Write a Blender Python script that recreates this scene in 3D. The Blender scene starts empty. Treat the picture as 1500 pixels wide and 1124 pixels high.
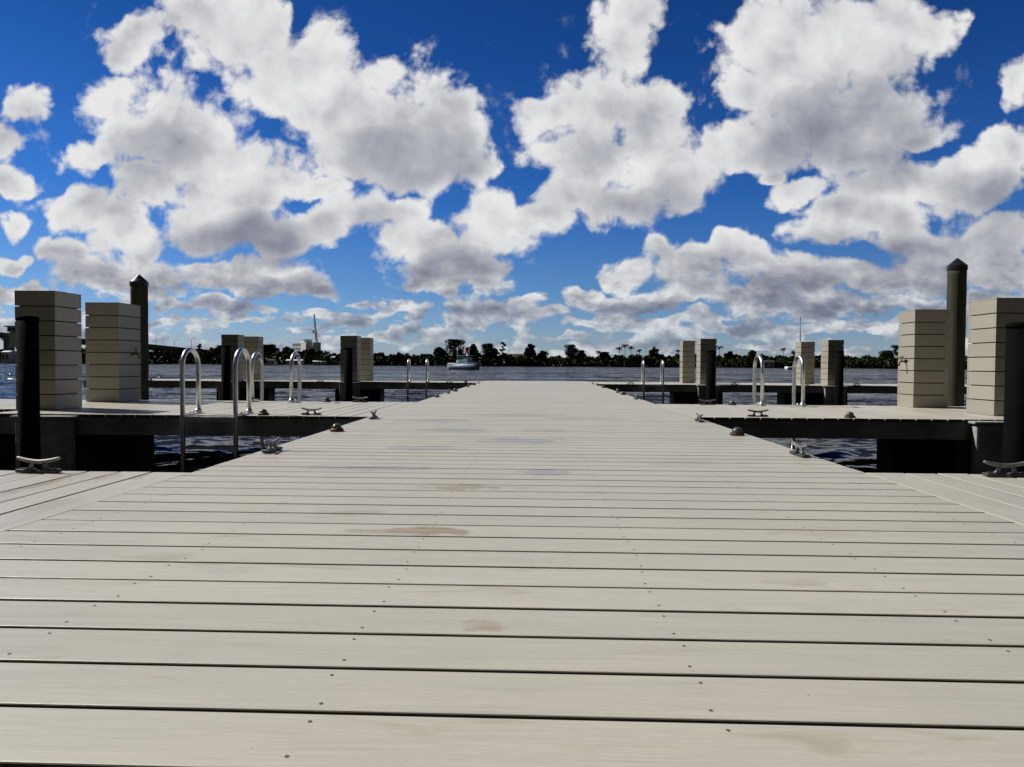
import bpy, bmesh, math, random
import numpy as np
from mathutils import Vector, Matrix

SC = bpy.context.scene
COL = SC.collection
R = math.radians
rng = random.Random(11)

# ------------------------------------------------------------------ camera
CAM_F = Vector((-0.03380595, 0.99906931, -0.02678925))
CAM_R = Vector((0.99940435, 0.03397898, 0.00603033))
CAM_U = Vector((-0.00693499, 0.02656943, 0.99962291))
cd = bpy.data.cameras.new('camera')
cam = bpy.data.objects.new('camera', cd)
COL.objects.link(cam)
cd.sensor_width = 36.0
cd.lens = 24.756
cd.clip_start = 0.05
cd.clip_end = 20000
m = Matrix((CAM_R, CAM_U, -CAM_F)).transposed().to_4x4()
m.translation = Vector((0.0053, 0.0, 0.4932))
cam.matrix_world = m
SC.camera = cam

# ------------------------------------------------------------------ exposure, sun
SC.view_settings.view_transform = 'Standard'
SC.view_settings.look = 'None'
SC.view_settings.exposure = 0.0
SC.view_settings.gamma = 1.0
SC.cycles.use_denoising = True
SC.cycles.max_bounces = 6
SC.cycles.caustics_reflective = True
SC.cycles.sample_clamp_indirect = 6.0

SUN_EL, SUN_AZ = R(43), R(-70)           # azimuth from +Y towards +X
sd = Vector((math.sin(SUN_AZ) * math.cos(SUN_EL), math.cos(SUN_AZ) * math.cos(SUN_EL), math.sin(SUN_EL)))
sl = bpy.data.lights.new('sun', 'SUN')
sl.energy = 4.65
sl.angle = R(0.53)
sl.color = (1.0, 0.955, 0.88)
so = bpy.data.objects.new('sun', sl)
COL.objects.link(so)
so.rotation_euler = (-sd).to_track_quat('-Z', 'Y').to_euler()
so.location = (-20, 10, 30)

# ------------------------------------------------------------------ node helper
class NT:
    def __init__(self, tree):
        self.t = tree; self.n = tree.nodes; self.l = tree.links
    def put(self, sock, v):
        if hasattr(v, 'is_output'): self.l.new(v, sock)
        elif v is not None: sock.default_value = v
    def node(self, kind, props=None, ins=None, out=0):
        nd = self.n.new(kind)
        for k, v in (props or {}).items(): setattr(nd, k, v)
        for k, v in (ins or {}).items(): self.put(nd.inputs[k], v)
        return nd.outputs[out]
    def math(self, op, a, b=None, c=None, clamp=False):
        nd = self.n.new('ShaderNodeMath'); nd.operation = op; nd.use_clamp = clamp
        for i, v in enumerate((a, b, c)):
            if v is not None: self.put(nd.inputs[i], v)
        return nd.outputs[0]
    def vec(self, op, a, b=None, c=None, out=0):
        nd = self.n.new('ShaderNodeVectorMath'); nd.operation = op
        for i, v in enumerate((a, b, c)):
            if v is not None: self.put(nd.inputs[i], v)
        return nd.outputs[out]
    def scale(self, a, s):
        nd = self.n.new('ShaderNodeVectorMath'); nd.operation = 'SCALE'
        self.put(nd.inputs[0], a); self.put(nd.inputs['Scale'], s)
        return nd.outputs[0]
    def ramp(self, v, a, b, lo=0.0, hi=1.0, smooth=True):
        nd = self.n.new('ShaderNodeMapRange')
        nd.interpolation_type = 'SMOOTHSTEP' if smooth else 'LINEAR'
        nd.clamp = True
        for i, x in enumerate((v, a, b, lo, hi)): self.put(nd.inputs[i], x)
        return nd.outputs[0]
    def mix(self, f, a, b, blend='MIX'):
        nd = self.n.new('ShaderNodeMix'); nd.data_type = 'RGBA'; nd.blend_type = blend
        self.put(nd.inputs[0], f); self.put(nd.inputs[6], a); self.put(nd.inputs[7], b)
        return nd.outputs[2]
    def noise(self, v, scale, detail=4, rough=0.55, dims='3D', out=0, dist=0.0, kind=None):
        nd = self.n.new('ShaderNodeTexNoise'); nd.noise_dimensions = dims
        if kind: nd.noise_type = kind
        self.put(nd.inputs['Vector'], v)
        nd.inputs['Scale'].default_value = scale
        nd.inputs['Detail'].default_value = detail
        nd.inputs['Roughness'].default_value = rough
        nd.inputs['Distortion'].default_value = dist
        return nd.outputs[out]

def rgb(r, g, b): return (r, g, b, 1.0)

# ------------------------------------------------------------------ sky: clear Nishita blue with fair-weather cumulus
# tangent of azimuth / elevation of each cloud puff, its half width and half height
CLOUD_PUFFS = [
    (-0.4449,0.4725,0.1115,0.07759), (-0.5785,0.4642,0.05335,0.04074), (-0.3761,0.4718,0.04365,0.04365), (-0.337,0.4092,0.1067,0.0679), 
    (-0.4742,0.5063,0.1067,0.0582), (-0.2199,0.3318,0.1455,0.1018), (-0.298,0.361,0.08729,0.08244), (-0.1324,0.317,0.07274,0.09214), 
    (-0.09358,0.2786,0.0485,0.05335), (-0.1809,0.2885,0.1067,0.0582), (-0.5596,0.3384,0.09214,0.08244), (-0.4854,0.2993,0.09699,0.07759), 
    (-0.6091,0.3823,0.04656,0.03686), (-0.4458,0.2846,0.08244,0.0582), (-0.6451,0.2854,0.05626,0.0291), (-0.5503,0.2559,0.08729,0.0388), 
    (-0.4113,0.2603,0.07759,0.0485), (-0.357,0.2698,0.05335,0.0485), (-0.6759,0.2269,0.0582,0.03104), (-0.6257,0.215,0.0679,0.02716), 
    (-0.476,0.1925,0.07759,0.03686), (-0.4264,0.1924,0.1018,0.0485), (-0.377,0.1681,0.0582,0.03104), (-0.4263,0.2264,0.08729,0.04365), 
    (-0.2981,0.2504,0.0582,0.02134), (-0.2393,0.2165,0.07759,0.04365), (-0.3079,0.1972,0.0582,0.0388), (-0.1807,0.2164,0.0388,0.0291), 
    (-0.7347,0.3589,0.05044,0.03104), (-0.7655,0.3249,0.04074,0.03686), (-0.7612,0.2662,0.03104,0.0291), (-0.7621,0.1975,0.02716,0.02425), 
    (-0.7628,0.1434,0.03104,0.01746), (-0.6917,0.1631,0.04656,0.03104), (-0.606,0.1779,0.0582,0.03395), (-0.566,0.1681,0.05335,0.03686), 
    (-0.6417,0.1288,0.0679,0.03104), (-0.5464,0.1192,0.0582,0.03104), (-0.397,0.1195,0.09699,0.02716), (-0.4466,0.1291,0.0679,0.0194), 
    (-0.3376,0.1098,0.04656,0.0194), (-0.4567,0.08511,0.0582,0.0194), (-0.437,0.05874,0.0582,0.01164), (-0.1611,0.1682,0.06305,0.03686), 
    (-0.08341,0.173,0.07759,0.0485), (-0.05944,0.2163,0.05335,0.04074), (-0.1318,0.1296,0.07274,0.03686), (-0.07836,0.1297,0.06014,0.03492), 
    (-0.1415,0.1083,0.0582,0.02134), (0.003301,0.2066,0.04365,0.03395), (-0.06354,0.07667,0.0679,0.02134), (-0.0926,0.06011,0.0582,0.01164), 
    (-0.2589,0.06627,0.0582,0.01067), (-0.1902,0.07138,0.0485,0.01067), (-0.1412,0.04246,0.0582,0.008729), (-0.2196,0.04697,0.0485,0.007759), 
    (0.1064,0.4529,0.05626,0.08729), (0.08815,0.3681,0.08244,0.0679), (0.1297,0.4903,0.0485,0.04365), (0.0262,0.3543,0.04656,0.04074), 
    (0.06498,0.2923,0.07759,0.0582), (0.155,0.3393,0.07274,0.07759), (0.1085,0.2351,0.1164,0.04656), (0.2033,0.2634,0.0679,0.0582), 
    (0.03192,0.2352,0.0582,0.03686), (0.3886,0.4409,0.1455,0.09214), (0.2995,0.4651,0.05335,0.05044), (0.4903,0.4586,0.08244,0.0679), 
    (0.3715,0.3475,0.1261,0.07274), (0.3158,0.3149,0.07759,0.05044), (0.4645,0.3563,0.09699,0.0582), (0.2775,0.3669,0.0485,0.04365), 
    (0.2736,0.3057,0.0582,0.03686), (0.326,0.2677,0.02716,0.01746), (0.5411,0.4535,0.03686,0.0582), (0.4377,0.3003,0.08729,0.0388), 
    (0.53,0.3279,0.0485,0.02522), (0.6572,0.3969,0.03104,0.03686), (0.3733,0.2393,0.0582,0.02425), (0.4758,0.2532,0.08244,0.04074), 
    (0.4486,0.2156,0.07759,0.03686), (0.4165,0.1826,0.0679,0.0291), (0.5682,0.2717,0.09699,0.04074), (0.6503,0.304,0.0582,0.04074), 
    (0.6242,0.2434,0.0679,0.03686), (0.5332,0.1778,0.09699,0.03686), (0.6257,0.1778,0.0679,0.04074), (0.4859,0.2155,0.08729,0.04365), 
    (0.2663,0.1569,0.04365,0.03395), (0.2144,0.1378,0.0582,0.03201), (0.1618,0.154,0.02716,0.02328), (0.1287,0.13,0.03686,0.02522), 
    (0.2996,0.1398,0.0582,0.03492), (0.3754,0.1191,0.07759,0.0291), (0.4691,0.1192,0.08729,0.02522), (0.5619,0.1383,0.08729,0.02716), 
    (0.6453,0.1309,0.0582,0.03686), (0.06666,0.09922,0.0485,0.02134), (0.1386,0.09175,0.0679,0.02134), (0.2244,0.09965,0.07759,0.02134), 
    (0.3193,0.09228,0.08729,0.02134), (0.4136,0.08305,0.08729,0.0194), (0.5257,0.09099,0.07759,0.01746), (0.6185,0.09315,0.0679,0.02134), 
    (0.01391,0.07211,0.0485,0.01164), (0.09108,0.05507,0.0679,0.009699), (0.1867,0.06314,0.07759,0.01164), (0.282,0.05587,0.07759,0.01067), 
    (0.3859,0.0544,0.07759,0.01067), (0.4797,0.05669,0.07759,0.01067), (-0.0152,0.0913,0.0291,0.01164), (0.168,0.03426,0.0679,0.00582), 
    (0.3202,0.0331,0.07759,0.00582), (0.04312,0.03655,0.0582,0.00582), (-0.3279,0.03183,0.0485,0.00485), (-0.5468,0.06027,0.0485,0.009699), 
    (-0.5166,0.08493,0.0388,0.01164), (-0.7178,0.09911,0.0485,0.01552), (-0.7183,0.0596,0.0485,0.009699), (-0.7634,0.09899,0.0291,0.01358), 
    
]
CLOUD_BASES = [
    (-0.1809,0.2914,0.09699,0.04074,1), (-0.1227,0.3074,0.05335,0.0485,0.5), (-0.5301,0.2995,0.07274,0.0485,0.75), (-0.4265,0.173,0.09699,0.03104,1), 
    (-0.3573,0.1633,0.0388,0.02425,0.8), (-0.5364,0.1143,0.0679,0.02134,0.5), (-0.6467,0.1288,0.0582,0.0194,0.45), (-0.08321,0.1297,0.0582,0.02716,0.8), 
    (-0.1415,0.1151,0.0485,0.0194,0.7), (-0.2197,0.1972,0.0582,0.02425,0.45), (-0.2785,0.1827,0.0485,0.02134,0.4), (-0.3772,0.1097,0.07759,0.01746,0.6), 
    (0.1563,0.2255,0.1067,0.0388,0.85), (0.1076,0.3301,0.07759,0.0679,0.35), (0.2127,0.2681,0.05335,0.04365,0.5), (0.4283,0.305,0.1164,0.0582,1), 
    (0.4829,0.3655,0.08729,0.05335,0.75), (0.3714,0.3569,0.07759,0.0582,0.45), (0.5149,0.1637,0.1067,0.03298,0.8), (0.6246,0.2247,0.07759,0.0388,0.7), 
    (0.6538,0.1591,0.0485,0.0388,0.6), (0.4674,0.2061,0.07759,0.02425,0.5), (0.2526,0.1207,0.07759,0.02134,0.55), (0.3757,0.102,0.1067,0.0194,0.75), 
    (0.5344,0.1213,0.08729,0.01746,0.6), (0.1387,0.08215,0.07759,0.01552,0.5), (-0.06349,0.067,0.0582,0.01164,0.6), (0.3005,0.08268,0.08729,0.01358,0.5), 
    (0.6001,0.08838,0.07759,0.01552,0.6), (-0.7351,0.3345,0.0388,0.02425,0.3), (-0.6869,0.1435,0.0485,0.0194,0.5), (-0.4468,0.07535,0.0582,0.01358,0.5), 
    (0.4513,0.07368,0.08729,0.01358,0.6), (-0.5955,0.2365,0.07759,0.0194,0.3), 
]


world = bpy.data.worlds.new('World')
SC.world = world
world.use_nodes = True
world.node_tree.nodes.clear()
world.cycles.sampling_method = 'NONE'
W = NT(world.node_tree)
d = W.node('ShaderNodeTexCoord', out=0)
sep = W.n.new('ShaderNodeSeparateXYZ'); W.l.new(d, sep.inputs[0])
dx, dy, dz = sep.outputs
STR = 0.1
sky = W.node('ShaderNodeTexSky', dict(sky_type='NISHITA', sun_disc=False, sun_elevation=SUN_EL, sun_rotation=SUN_AZ,
             altitude=0.0, air_density=1.0, dust_density=0.3, ozone_density=3.0))
# polarised-looking deep blue: pull the clear sky down away from the horizon
el = W.math('ABSOLUTE', dz)
tint = W.n.new('ShaderNodeValToRGB')
W.l.new(el, tint.inputs[0])
e = tint.color_ramp.elements
e[0].position = 0.0; e[0].color = rgb(0.50, 0.60, 0.88)
e[1].position = 0.60; e[1].color = rgb(0.045, 0.185, 0.45)
for pos, c in ((0.10, (0.30, 0.50, 0.82)), (0.22, (0.13, 0.38, 0.80)), (0.40, (0.06, 0.255, 0.60))):
    q = e.new(pos); q.color = rgb(*c)
sky = W.mix(1.0, sky, tint.outputs[0], 'MULTIPLY')
yy = W.math('MAXIMUM', dy, 0.12)
comb = W.n.new('ShaderNodeCombineXYZ')
W.put(comb.inputs[0], W.math('DIVIDE', dx, yy))
W.put(comb.inputs[1], W.math('DIVIDE', dz, yy))
P = comb.outputs[0]

def warp(v, scale, amt, detail=2):
    n = W.noise(v, scale, detail, 0.5, '2D', out=1)
    return W.node('ShaderNodeVectorMath', dict(operation='MULTIPLY_ADD'),
                  {0: W.vec('SUBTRACT', n, (0.5, 0.5, 0.5)), 1: (amt, amt, 0.0), 2: v})
P1 = warp(P, 7.0, 0.075)
P2 = warp(P1, 22.0, 0.030, 3)

def blob_field(v, blobs):
    acc = None
    for b in blobs:
        u, w_, ru, rv = b[:4]
        q = W.node('ShaderNodeVectorMath', dict(operation='MULTIPLY_ADD'),
                   {0: v, 1: (1 / ru, 1 / rv, 0.0), 2: (-u / ru, -w_ / rv, 0.0)})
        r2 = W.vec('DOT_PRODUCT', q, q, out=1)
        acc = r2 if acc is None else W.math('SMOOTH_MIN', acc, r2, 0.35)
    return acc
r2 = blob_field(P2, CLOUD_PUFFS)
M = W.math('SUBTRACT', 1.0, W.math('SQRT', W.math('MAXIMUM', r2, 0.0)))
# beside the mapped part of the sky: plain noise-driven cumulus; overhead it stays clear
uu = W.math('DIVIDE', dx, yy); vv = W.math('DIVIDE', dz, yy)
gen = W.math('MULTIPLY_ADD', W.noise(P1, 2.3, 3, 0.5, '2D'), 4.0, -2.35)
side = W.ramp(W.math('ABSOLUTE', uu), 0.78, 1.0)
M = W.math('ADD', W.math('MULTIPLY', M, W.math('SUBTRACT', 1.0, side)), W.math('MULTIPLY', gen, side))
M = W.math('SUBTRACT', M, W.math('MULTIPLY', W.ramp(vv, 0.62, 0.95), 3.0))
Pb = warp(P, 12.0, 0.02)
band = W.math('MULTIPLY_ADD', W.noise(W.vec('MULTIPLY', Pb, (1.0, 2.6, 1.0)), 12.0, 4, 0.55, '2D'), 3.2, -1.50)
M = W.node('ShaderNodeMath', dict(operation='SMOOTH_MAX'), {0: M, 1: W.math('SUBTRACT', band, W.math('MULTIPLY', W.ramp(vv, 0.05, 0.19), 2.0)), 2: 0.15})

lowf = W.ramp(vv, 0.03, 0.22)           # clouds get smaller and flatter towards the horizon
Pn = warp(P, 9.0, 0.030)
def voro(v, sc):
    vo = W.n.new('ShaderNodeTexVoronoi'); vo.voronoi_dimensions = '2D'; vo.feature = 'SMOOTH_F1'
    W.put(vo.inputs['Vector'], v); vo.inputs['Scale'].default_value = sc
    vo.inputs['Smoothness'].default_value = 0.5
    vo.inputs['Detail'].default_value = 2.5; vo.inputs['Roughness'].default_value = 0.5; vo.inputs['Lacunarity'].default_value = 2.3
    return vo.outputs['Distance']
Pl = W.vec('MULTIPLY', Pn, (1.0, 1.9, 1.0))
def blend(hi_, lo_):
    return W.math('ADD', W.math('MULTIPLY', hi_, lowf), W.math('MULTIPLY', lo_, W.math('SUBTRACT', 1.0, lowf)))
Nh = W.math('ADD', W.math('MULTIPLY', W.noise(Pn, 15.0, 9, 0.62, '2D'), 1.1), W.math('MULTIPLY', voro(Pn, 17.0), -0.40))
Nl = W.math('ADD', W.math('MULTIPLY', W.noise(Pl, 26.0, 7, 0.62, '2D'), 1.1), W.math('MULTIPLY', voro(Pl, 30.0), -0.40))
N0 = W.math('SUBTRACT', blend(Nh, Nl), 0.40)
D = W.math('ADD', W.math('MULTIPLY', M, 1.15), W.math('MULTIPLY_ADD', N0, 1.2, W.math('MULTIPLY_ADD', lowf, -0.03, 0.19)))
alpha = W.ramp(D, -0.03, 0.40)
alpha = W.math('MULTIPLY', alpha, W.ramp(vv, 0.0, 0.12, 0.62, 1.0))
veil = W.math('MULTIPLY', W.ramp(D, -0.40, 0.15), W.ramp(N0, -0.05, 0.25, 0.0, 0.30))
alpha = W.math('MAXIMUM', alpha, veil)
front = W.ramp(dy, -0.05, 0.30)
alpha = W.math('MULTIPLY', alpha, front)
alpha = W.math('MULTIPLY', alpha, W.ramp(dz, -0.005, 0.012))
# soft billows for the shading, sampled twice along the direction to the sun
SUNW = (-0.020, 0.034, 0.0)
def billow(v, vl):
    h_ = W.math('ADD', W.noise(v, 8.0, 6, 0.56, '2D'), W.math('MULTIPLY', voro(v, 12.0), -0.30))
    l_ = W.math('ADD', W.noise(vl, 17.0, 6, 0.56, '2D'), W.math('MULTIPLY', voro(vl, 28.0), -0.35))
    return blend(h_, l_)
N1a = billow(Pn, Pl)
N1b = billow(W.vec('ADD', Pn, SUNW), W.vec('ADD', Pl, (-0.012, 0.030, 0.0)))
# shading: puffs facing the sun bright, flat bases grey
drk = None
for b in CLOUD_BASES:
    u, w_, ru, rv, k = b
    q = W.node('ShaderNodeVectorMath', dict(operation='MULTIPLY_ADD'), {0: P1, 1: (1 / ru, 1 / rv, 0.0), 2: (-u / ru, -w_ / rv, 0.0)})
    f = W.math('MULTIPLY_ADD', W.vec('DOT_PRODUCT', q, q, out=1), -0.5 * k, k)
    drk = f if drk is None else W.math('SMOOTH_MAX', drk, f, 0.25)
drk = W.math('MAXIMUM', drk, 0.0)
lit = W.math('ADD', W.math('MULTIPLY', W.math('SUBTRACT', N1a, N1b), W.math('MULTIPLY_ADD', lowf, -0.70, 1.35)), W.math('MULTIPLY', N0, 0.22))
thick = W.ramp(D, 0.30, 1.15)
b_ = W.math('ADD', W.math('SUBTRACT', 0.97, W.math('MULTIPLY', thick, 0.17)), lit)
b_ = W.math('SUBTRACT', b_, W.math('MULTIPLY', drk, 0.50))
b_ = W.math('SUBTRACT', b_, W.math('MULTIPLY', W.math('SUBTRACT', 1.0, lowf), 0.36))
cr = W.n.new('ShaderNodeValToRGB'); W.l.new(b_, cr.inputs[0])
e = cr.color_ramp.elements
e[0].position = 0.0; e[0].color = rgb(1.75, 1.9, 2.45)
e[1].position = 1.0; e[1].color = rgb(8.0, 8.0, 7.95)
for pos, c in ((0.30, (2.9, 3.05, 3.65)), (0.62, (4.9, 5.05, 5.35)), (0.82, (6.75, 6.85, 7.0))):
    q = e.new(pos); q.color = rgb(*c)
final = W.mix(alpha, sky, cr.outputs[0])
# dull grey added over the unseen sky behind the camera to deepen shade
rear_dim = W.noise(d, 2.2, 5, 0.55)
final = W.mix(W.ramp(dy, 0.48, 0.02), final, W.mix(rear_dim, rgb(0.20, 0.21, 0.245), rgb(0.34, 0.35, 0.375)))
bg = W.n.new('ShaderNodeBackground')
W.l.new(final, bg.inputs[0]); bg.inputs[1].default_value = STR
wo = W.n.new('ShaderNodeOutputWorld'); W.l.new(bg.outputs[0], wo.inputs[0])

# ------------------------------------------------------------------ materials
def new_mat(name):
    mt = bpy.data.materials.new(name); mt.use_nodes = True
    nt = NT(mt.node_tree)
    b = mt.node_tree.nodes['Principled BSDF']
    return mt, nt, b
def bump(nt, b, h, strength=0.3, dist=0.01):
    nd = nt.n.new('ShaderNodeBump'); nd.inputs['Strength'].default_value = strength; nd.inputs['Distance'].default_value = dist
    nt.put(nd.inputs['Height'], h); nt.l.new(nd.outputs[0], b.inputs['Normal'])

def simple(name, c, rough=0.6, metal=0.0, var=0.2, vscale=8.0, bstr=0.0, spec=0.5, bscale=None):
    mt, nt, b = new_mat(name)
    co = nt.node('ShaderNodeTexCoord', out=3)
    n = nt.noise(co, vscale, 5, 0.6)
    f = nt.ramp(n, 0.3, 0.7, 1 - var, 1 + var)
    col = nt.node('ShaderNodeVectorMath', dict(operation='SCALE'), {0: (c[0], c[1], c[2]), 3: f})
    nt.l.new(col, b.inputs['Base Color'])
    b.inputs['Roughness'].default_value = rough
    nt.put(b.inputs['Roughness'], nt.ramp(n, 0.3, 0.7, max(0.02, rough - 0.08), min(1, rough + 0.08)))
    b.inputs['Metallic'].default_value = metal
    b.inputs['Specular IOR Level'].default_value = spec
    if bstr: bump(nt, b, nt.noise(co, bscale or vscale * 6, 4, 0.6), bstr, 0.01)
    return mt

def composite(name, base, stains=True, spots=(), grain=True, ga=1.0):
    """beige wood-plastic composite board; grain runs along the attribute 'along'"""
    mt, nt, b = new_mat(name)
    at = nt.n.new('ShaderNodeAttribute'); at.attribute_name = 'grain'      # (along, across, board id)
    sp = nt.n.new('ShaderNodeSeparateXYZ'); nt.l.new(at.outputs['Vector'], sp.inputs[0])
    al, ac, bid = sp.outputs
    def v3(a, b_, c):
        cb = nt.n.new('ShaderNodeCombineXYZ')
        nt.put(cb.inputs[0], a); nt.put(cb.inputs[1], b_); nt.put(cb.inputs[2], c)
        return cb.outputs[0]
    seed = nt.math('MULTIPLY', bid, 37.7)
    fine = nt.noise(v3(nt.math('MULTIPLY', al, 6.0), nt.math('MULTIPLY', ac, 210.0), seed), 1.0, 5, 0.65, dist=0.4)
    broad = nt.noise(v3(nt.math('MULTIPLY', al, 1.6), nt.math('MULTIPLY', ac, 26.0), seed), 1.0, 4, 0.55, dist=1.2)
    rnd = nt.node('ShaderNodeTexWhiteNoise', dict(noise_dimensions='1D'), {'W': bid})
    co = nt.node('ShaderNodeTexCoord', out=3)
    geo = nt.node('ShaderNodeNewGeometry', out=0)
    k = nt.math('ADD', nt.math('MULTIPLY_ADD', fine, 0.40 * ga, 1.0 - 0.20 * ga), nt.math('MULTIPLY_ADD', broad, 0.20 * ga, -0.10 * ga))
    k = nt.math('MULTIPLY', k, nt.math('MULTIPLY_ADD', rnd, 0.13, 0.935))
    k = nt.math('MULTIPLY', k, nt.math('MULTIPLY_ADD', nt.noise(geo, 1.3, 4, 0.6), 0.16, 0.92))
    col = nt.scale(base, k)
    colr = nt.mix(0.0, col, col)
    if stains:
        g = v3(nt.math('MULTIPLY', al, 3.0), nt.math('MULTIPLY', ac, 11.0), nt.math('MULTIPLY', bid, 5.1))
        s1 = nt.ramp(nt.noise(g, 1.0, 5, 0.6, dist=0.8), 0.58, 0.78, 0.0, 0.55)
        colr = nt.mix(s1, colr, rgb(base[0] * 0.66, base[1] * 0.58, base[2] * 0.45))
        s2 = nt.ramp(nt.noise(geo, 2.2, 4, 0.65), 0.56, 0.72, 0.0, 0.34)
        colr = nt.mix(s2, colr, rgb(base[0] * 0.75, base[1] * 0.76, base[2] * 0.80))
        s3 = nt.ramp(nt.noise(v3(nt.math('MULTIPLY', al, 5.0), nt.math('MULTIPLY', ac, 30.0), nt.math('MULTIPLY', bid, 9.7)), 1.0, 4, 0.7), 0.67, 0.78, 0.0, 0.5)
        colr = nt.mix(s3, colr, rgb(base[0] * 0.48, base[1] * 0.46, base[2] * 0.43))
        # specks of dirt
        s4 = nt.ramp(nt.noise(geo, 95.0, 2, 0.5), 0.745, 0.79, 0.0, 0.5)
        colr = nt.mix(s4, colr, rgb(0.14, 0.12, 0.09))
    wet = None
    for (x, y, rx, ry, c, amt) in spots:
        wp = nt.noise(geo, 9.0, 5, 0.65, out=1)
        pv = nt.node('ShaderNodeVectorMath', dict(operation='MULTIPLY_ADD'), {0: nt.vec('SUBTRACT', wp, (0.5, 0.5, 0.5)), 1: (rx * 3.0, ry * 2.4, 0), 2: geo})
        q = nt.node('ShaderNodeVectorMath', dict(operation='MULTIPLY_ADD'), {0: pv, 1: (1 / rx, 1 / ry, 0), 2: (-x / rx, -y / ry, 0)})
        f = nt.ramp(nt.vec('LENGTH', q, out=1), 1.0, 0.45, 0.0, amt)
        f = nt.math('MULTIPLY', f, nt.ramp(broad, 0.3, 0.6, 0.35, 1.0))
        colr = nt.mix(f, colr, rgb(*c))
    nt.l.new(colr, b.inputs['Base Color'])
    nt.put(b.inputs['Roughness'], nt.math('MULTIPLY_ADD', broad, 0.22, 0.30))
    b.inputs['Specular IOR Level'].default_value = 0.45
    if grain: bump(nt, b, fine, 0.6 * ga, 0.0016)
    return mt

BEIGE = (0.505, 0.484, 0.408)
BRN, GRY, RST = (0.30, 0.235, 0.15), (0.315, 0.315, 0.325), (0.33, 0.22, 0.15)
SPOTS = [(-0.33, 2.06, 0.17, 0.055, BRN, 1.0), (-0.50, 2.045, 0.10, 0.03, BRN, 0.7), (-0.09, 1.32, 0.045, 0.04, BRN, 0.8), (-0.33, 2.80, 0.20, 0.09, BRN, 0.8),
         (0.62, 1.62, 0.09, 0.04, BRN, 0.4), (0.05, 3.23, 0.12, 0.13, GRY, 0.9), (-0.80, 3.3, 0.36, 0.12, GRY, 0.9),
         (-0.65, 4.1, 0.26, 0.16, GRY, 0.8), (-0.1, 4.55, 0.36, 0.2, GRY, 0.95), (-0.62, 5.25, 0.32, 0.24, GRY, 0.9), (-0.9, 6.1, 0.42, 0.24, GRY, 0.85), (0.1, 5.3, 0.3, 0.14, BRN, 0.5),
         (-0.2, 6.9, 0.6, 0.24, BRN, 0.5), (0.5, 6.5, 0.5, 0.2, BRN, 0.5), (-1.30, 3.9, 0.18, 0.09, GRY, 0.8), (-0.95, 1.75, 0.12, 0.05, BRN, 0.3), (0.75, 3.6, 0.34, 0.12, GRY, 0.5), (0.85, 2.1, 0.2, 0.06, BRN, 0.3), (-0.6, 2.3, 0.16, 0.06, BRN, 0.4)]
MAT_DECK = composite('composite_deck', BEIGE, True, SPOTS)
FSPOTS = [(-1.98, 2.75, 0.05, 0.28, BRN, 0.8), (-1.83, 2.95, 0.05, 0.15, RST, 0.5), (-1.70, 2.98, 0.04, 0.12, RST, 0.5), (-1.66, 2.35, 0.06, 0.2, BRN, 0.4), (-2.05, 2.99, 0.05, 0.12, RST, 0.4)]
MAT_FDECK = composite('composite_finger_deck', BEIGE, True, FSPOTS)
MAT_CLAD = composite('composite_cladding', (0.350, 0.325, 0.268), False, ga=0.3)
MAT_FRAME = simple('dark_dock_frame', (0.20, 0.20, 0.20), 0.7, 0.0, 0.3, 3.0, 0.2, spec=0.3)
MAT_FLOAT = simple('black_float_plastic', (0.010, 0.010, 0.0105), 0.6, 0.0, 0.3, 4.0, 0.2, spec=0.25)
MAT_CONC = simple('weathered_concrete', (0.33, 0.33, 0.33), 0.9, 0.0, 0.35, 5.0, 0.6)
MAT_PILE = simple('black_pile_sleeve', (0.0045, 0.0045, 0.0047), 0.9, 0.0, 0.3, 5.0, 0.15, spec=0.04)
MAT_SHADE = simple('painted_shade_edge', (0.075, 0.066, 0.052), 0.9, 0.0, 0.3, 6.0)  # shade of the gaps and board ends, painted in as a dark colour
MAT_EDGE = simple('sun_dimmed_board_edge', (0.27, 0.255, 0.215), 0.9, 0.0, 0.2, 6.0)  # finger board sides coloured darker to tone down sunlit gap walls
MAT_GAP = simple('pillar_core_dark', (0.03, 0.027, 0.024), 0.9)
MAT_ALU = simple('brushed_aluminium', (0.62, 0.63, 0.64), 0.34, 1.0, 0.12, 14.0, 0.1)
MAT_GALV = simple('galvanised_cleat_metal', (0.20, 0.20, 0.205), 0.5, 0.6, 0.35, 30.0, 0.3)
MAT_CLEATB = simple('dark_cleat_base', (0.055, 0.055, 0.055), 0.6, 0.3, 0.35, 30.0, 0.3)
MAT_BRONZE = simple('bronze_light_base', (0.05, 0.028, 0.018), 0.5, 0.4, 0.3, 40.0, 0.2)
MAT_BRASS = simple('dull_brass_tap', (0.16, 0.11, 0.05), 0.45, 0.8, 0.3, 40.0)
MAT_SCREW = simple('screw_hole_dark', (0.10, 0.09, 0.075), 0.8)
MAT_PIPE = simple('grey_conduit', (0.30, 0.31, 0.32), 0.5, 0.2, 0.2, 20.0)
def dome_mat():
    mt, nt, b = new_mat('cloudy_lens')
    b.inputs['Base Color'].default_value = rgb(0.10, 0.10, 0.095); b.inputs['Roughness'].default_value = 0.18
    b.inputs['Transmission Weight'].default_value = 0.15
    return mt
MAT_DOME = dome_mat()
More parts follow.
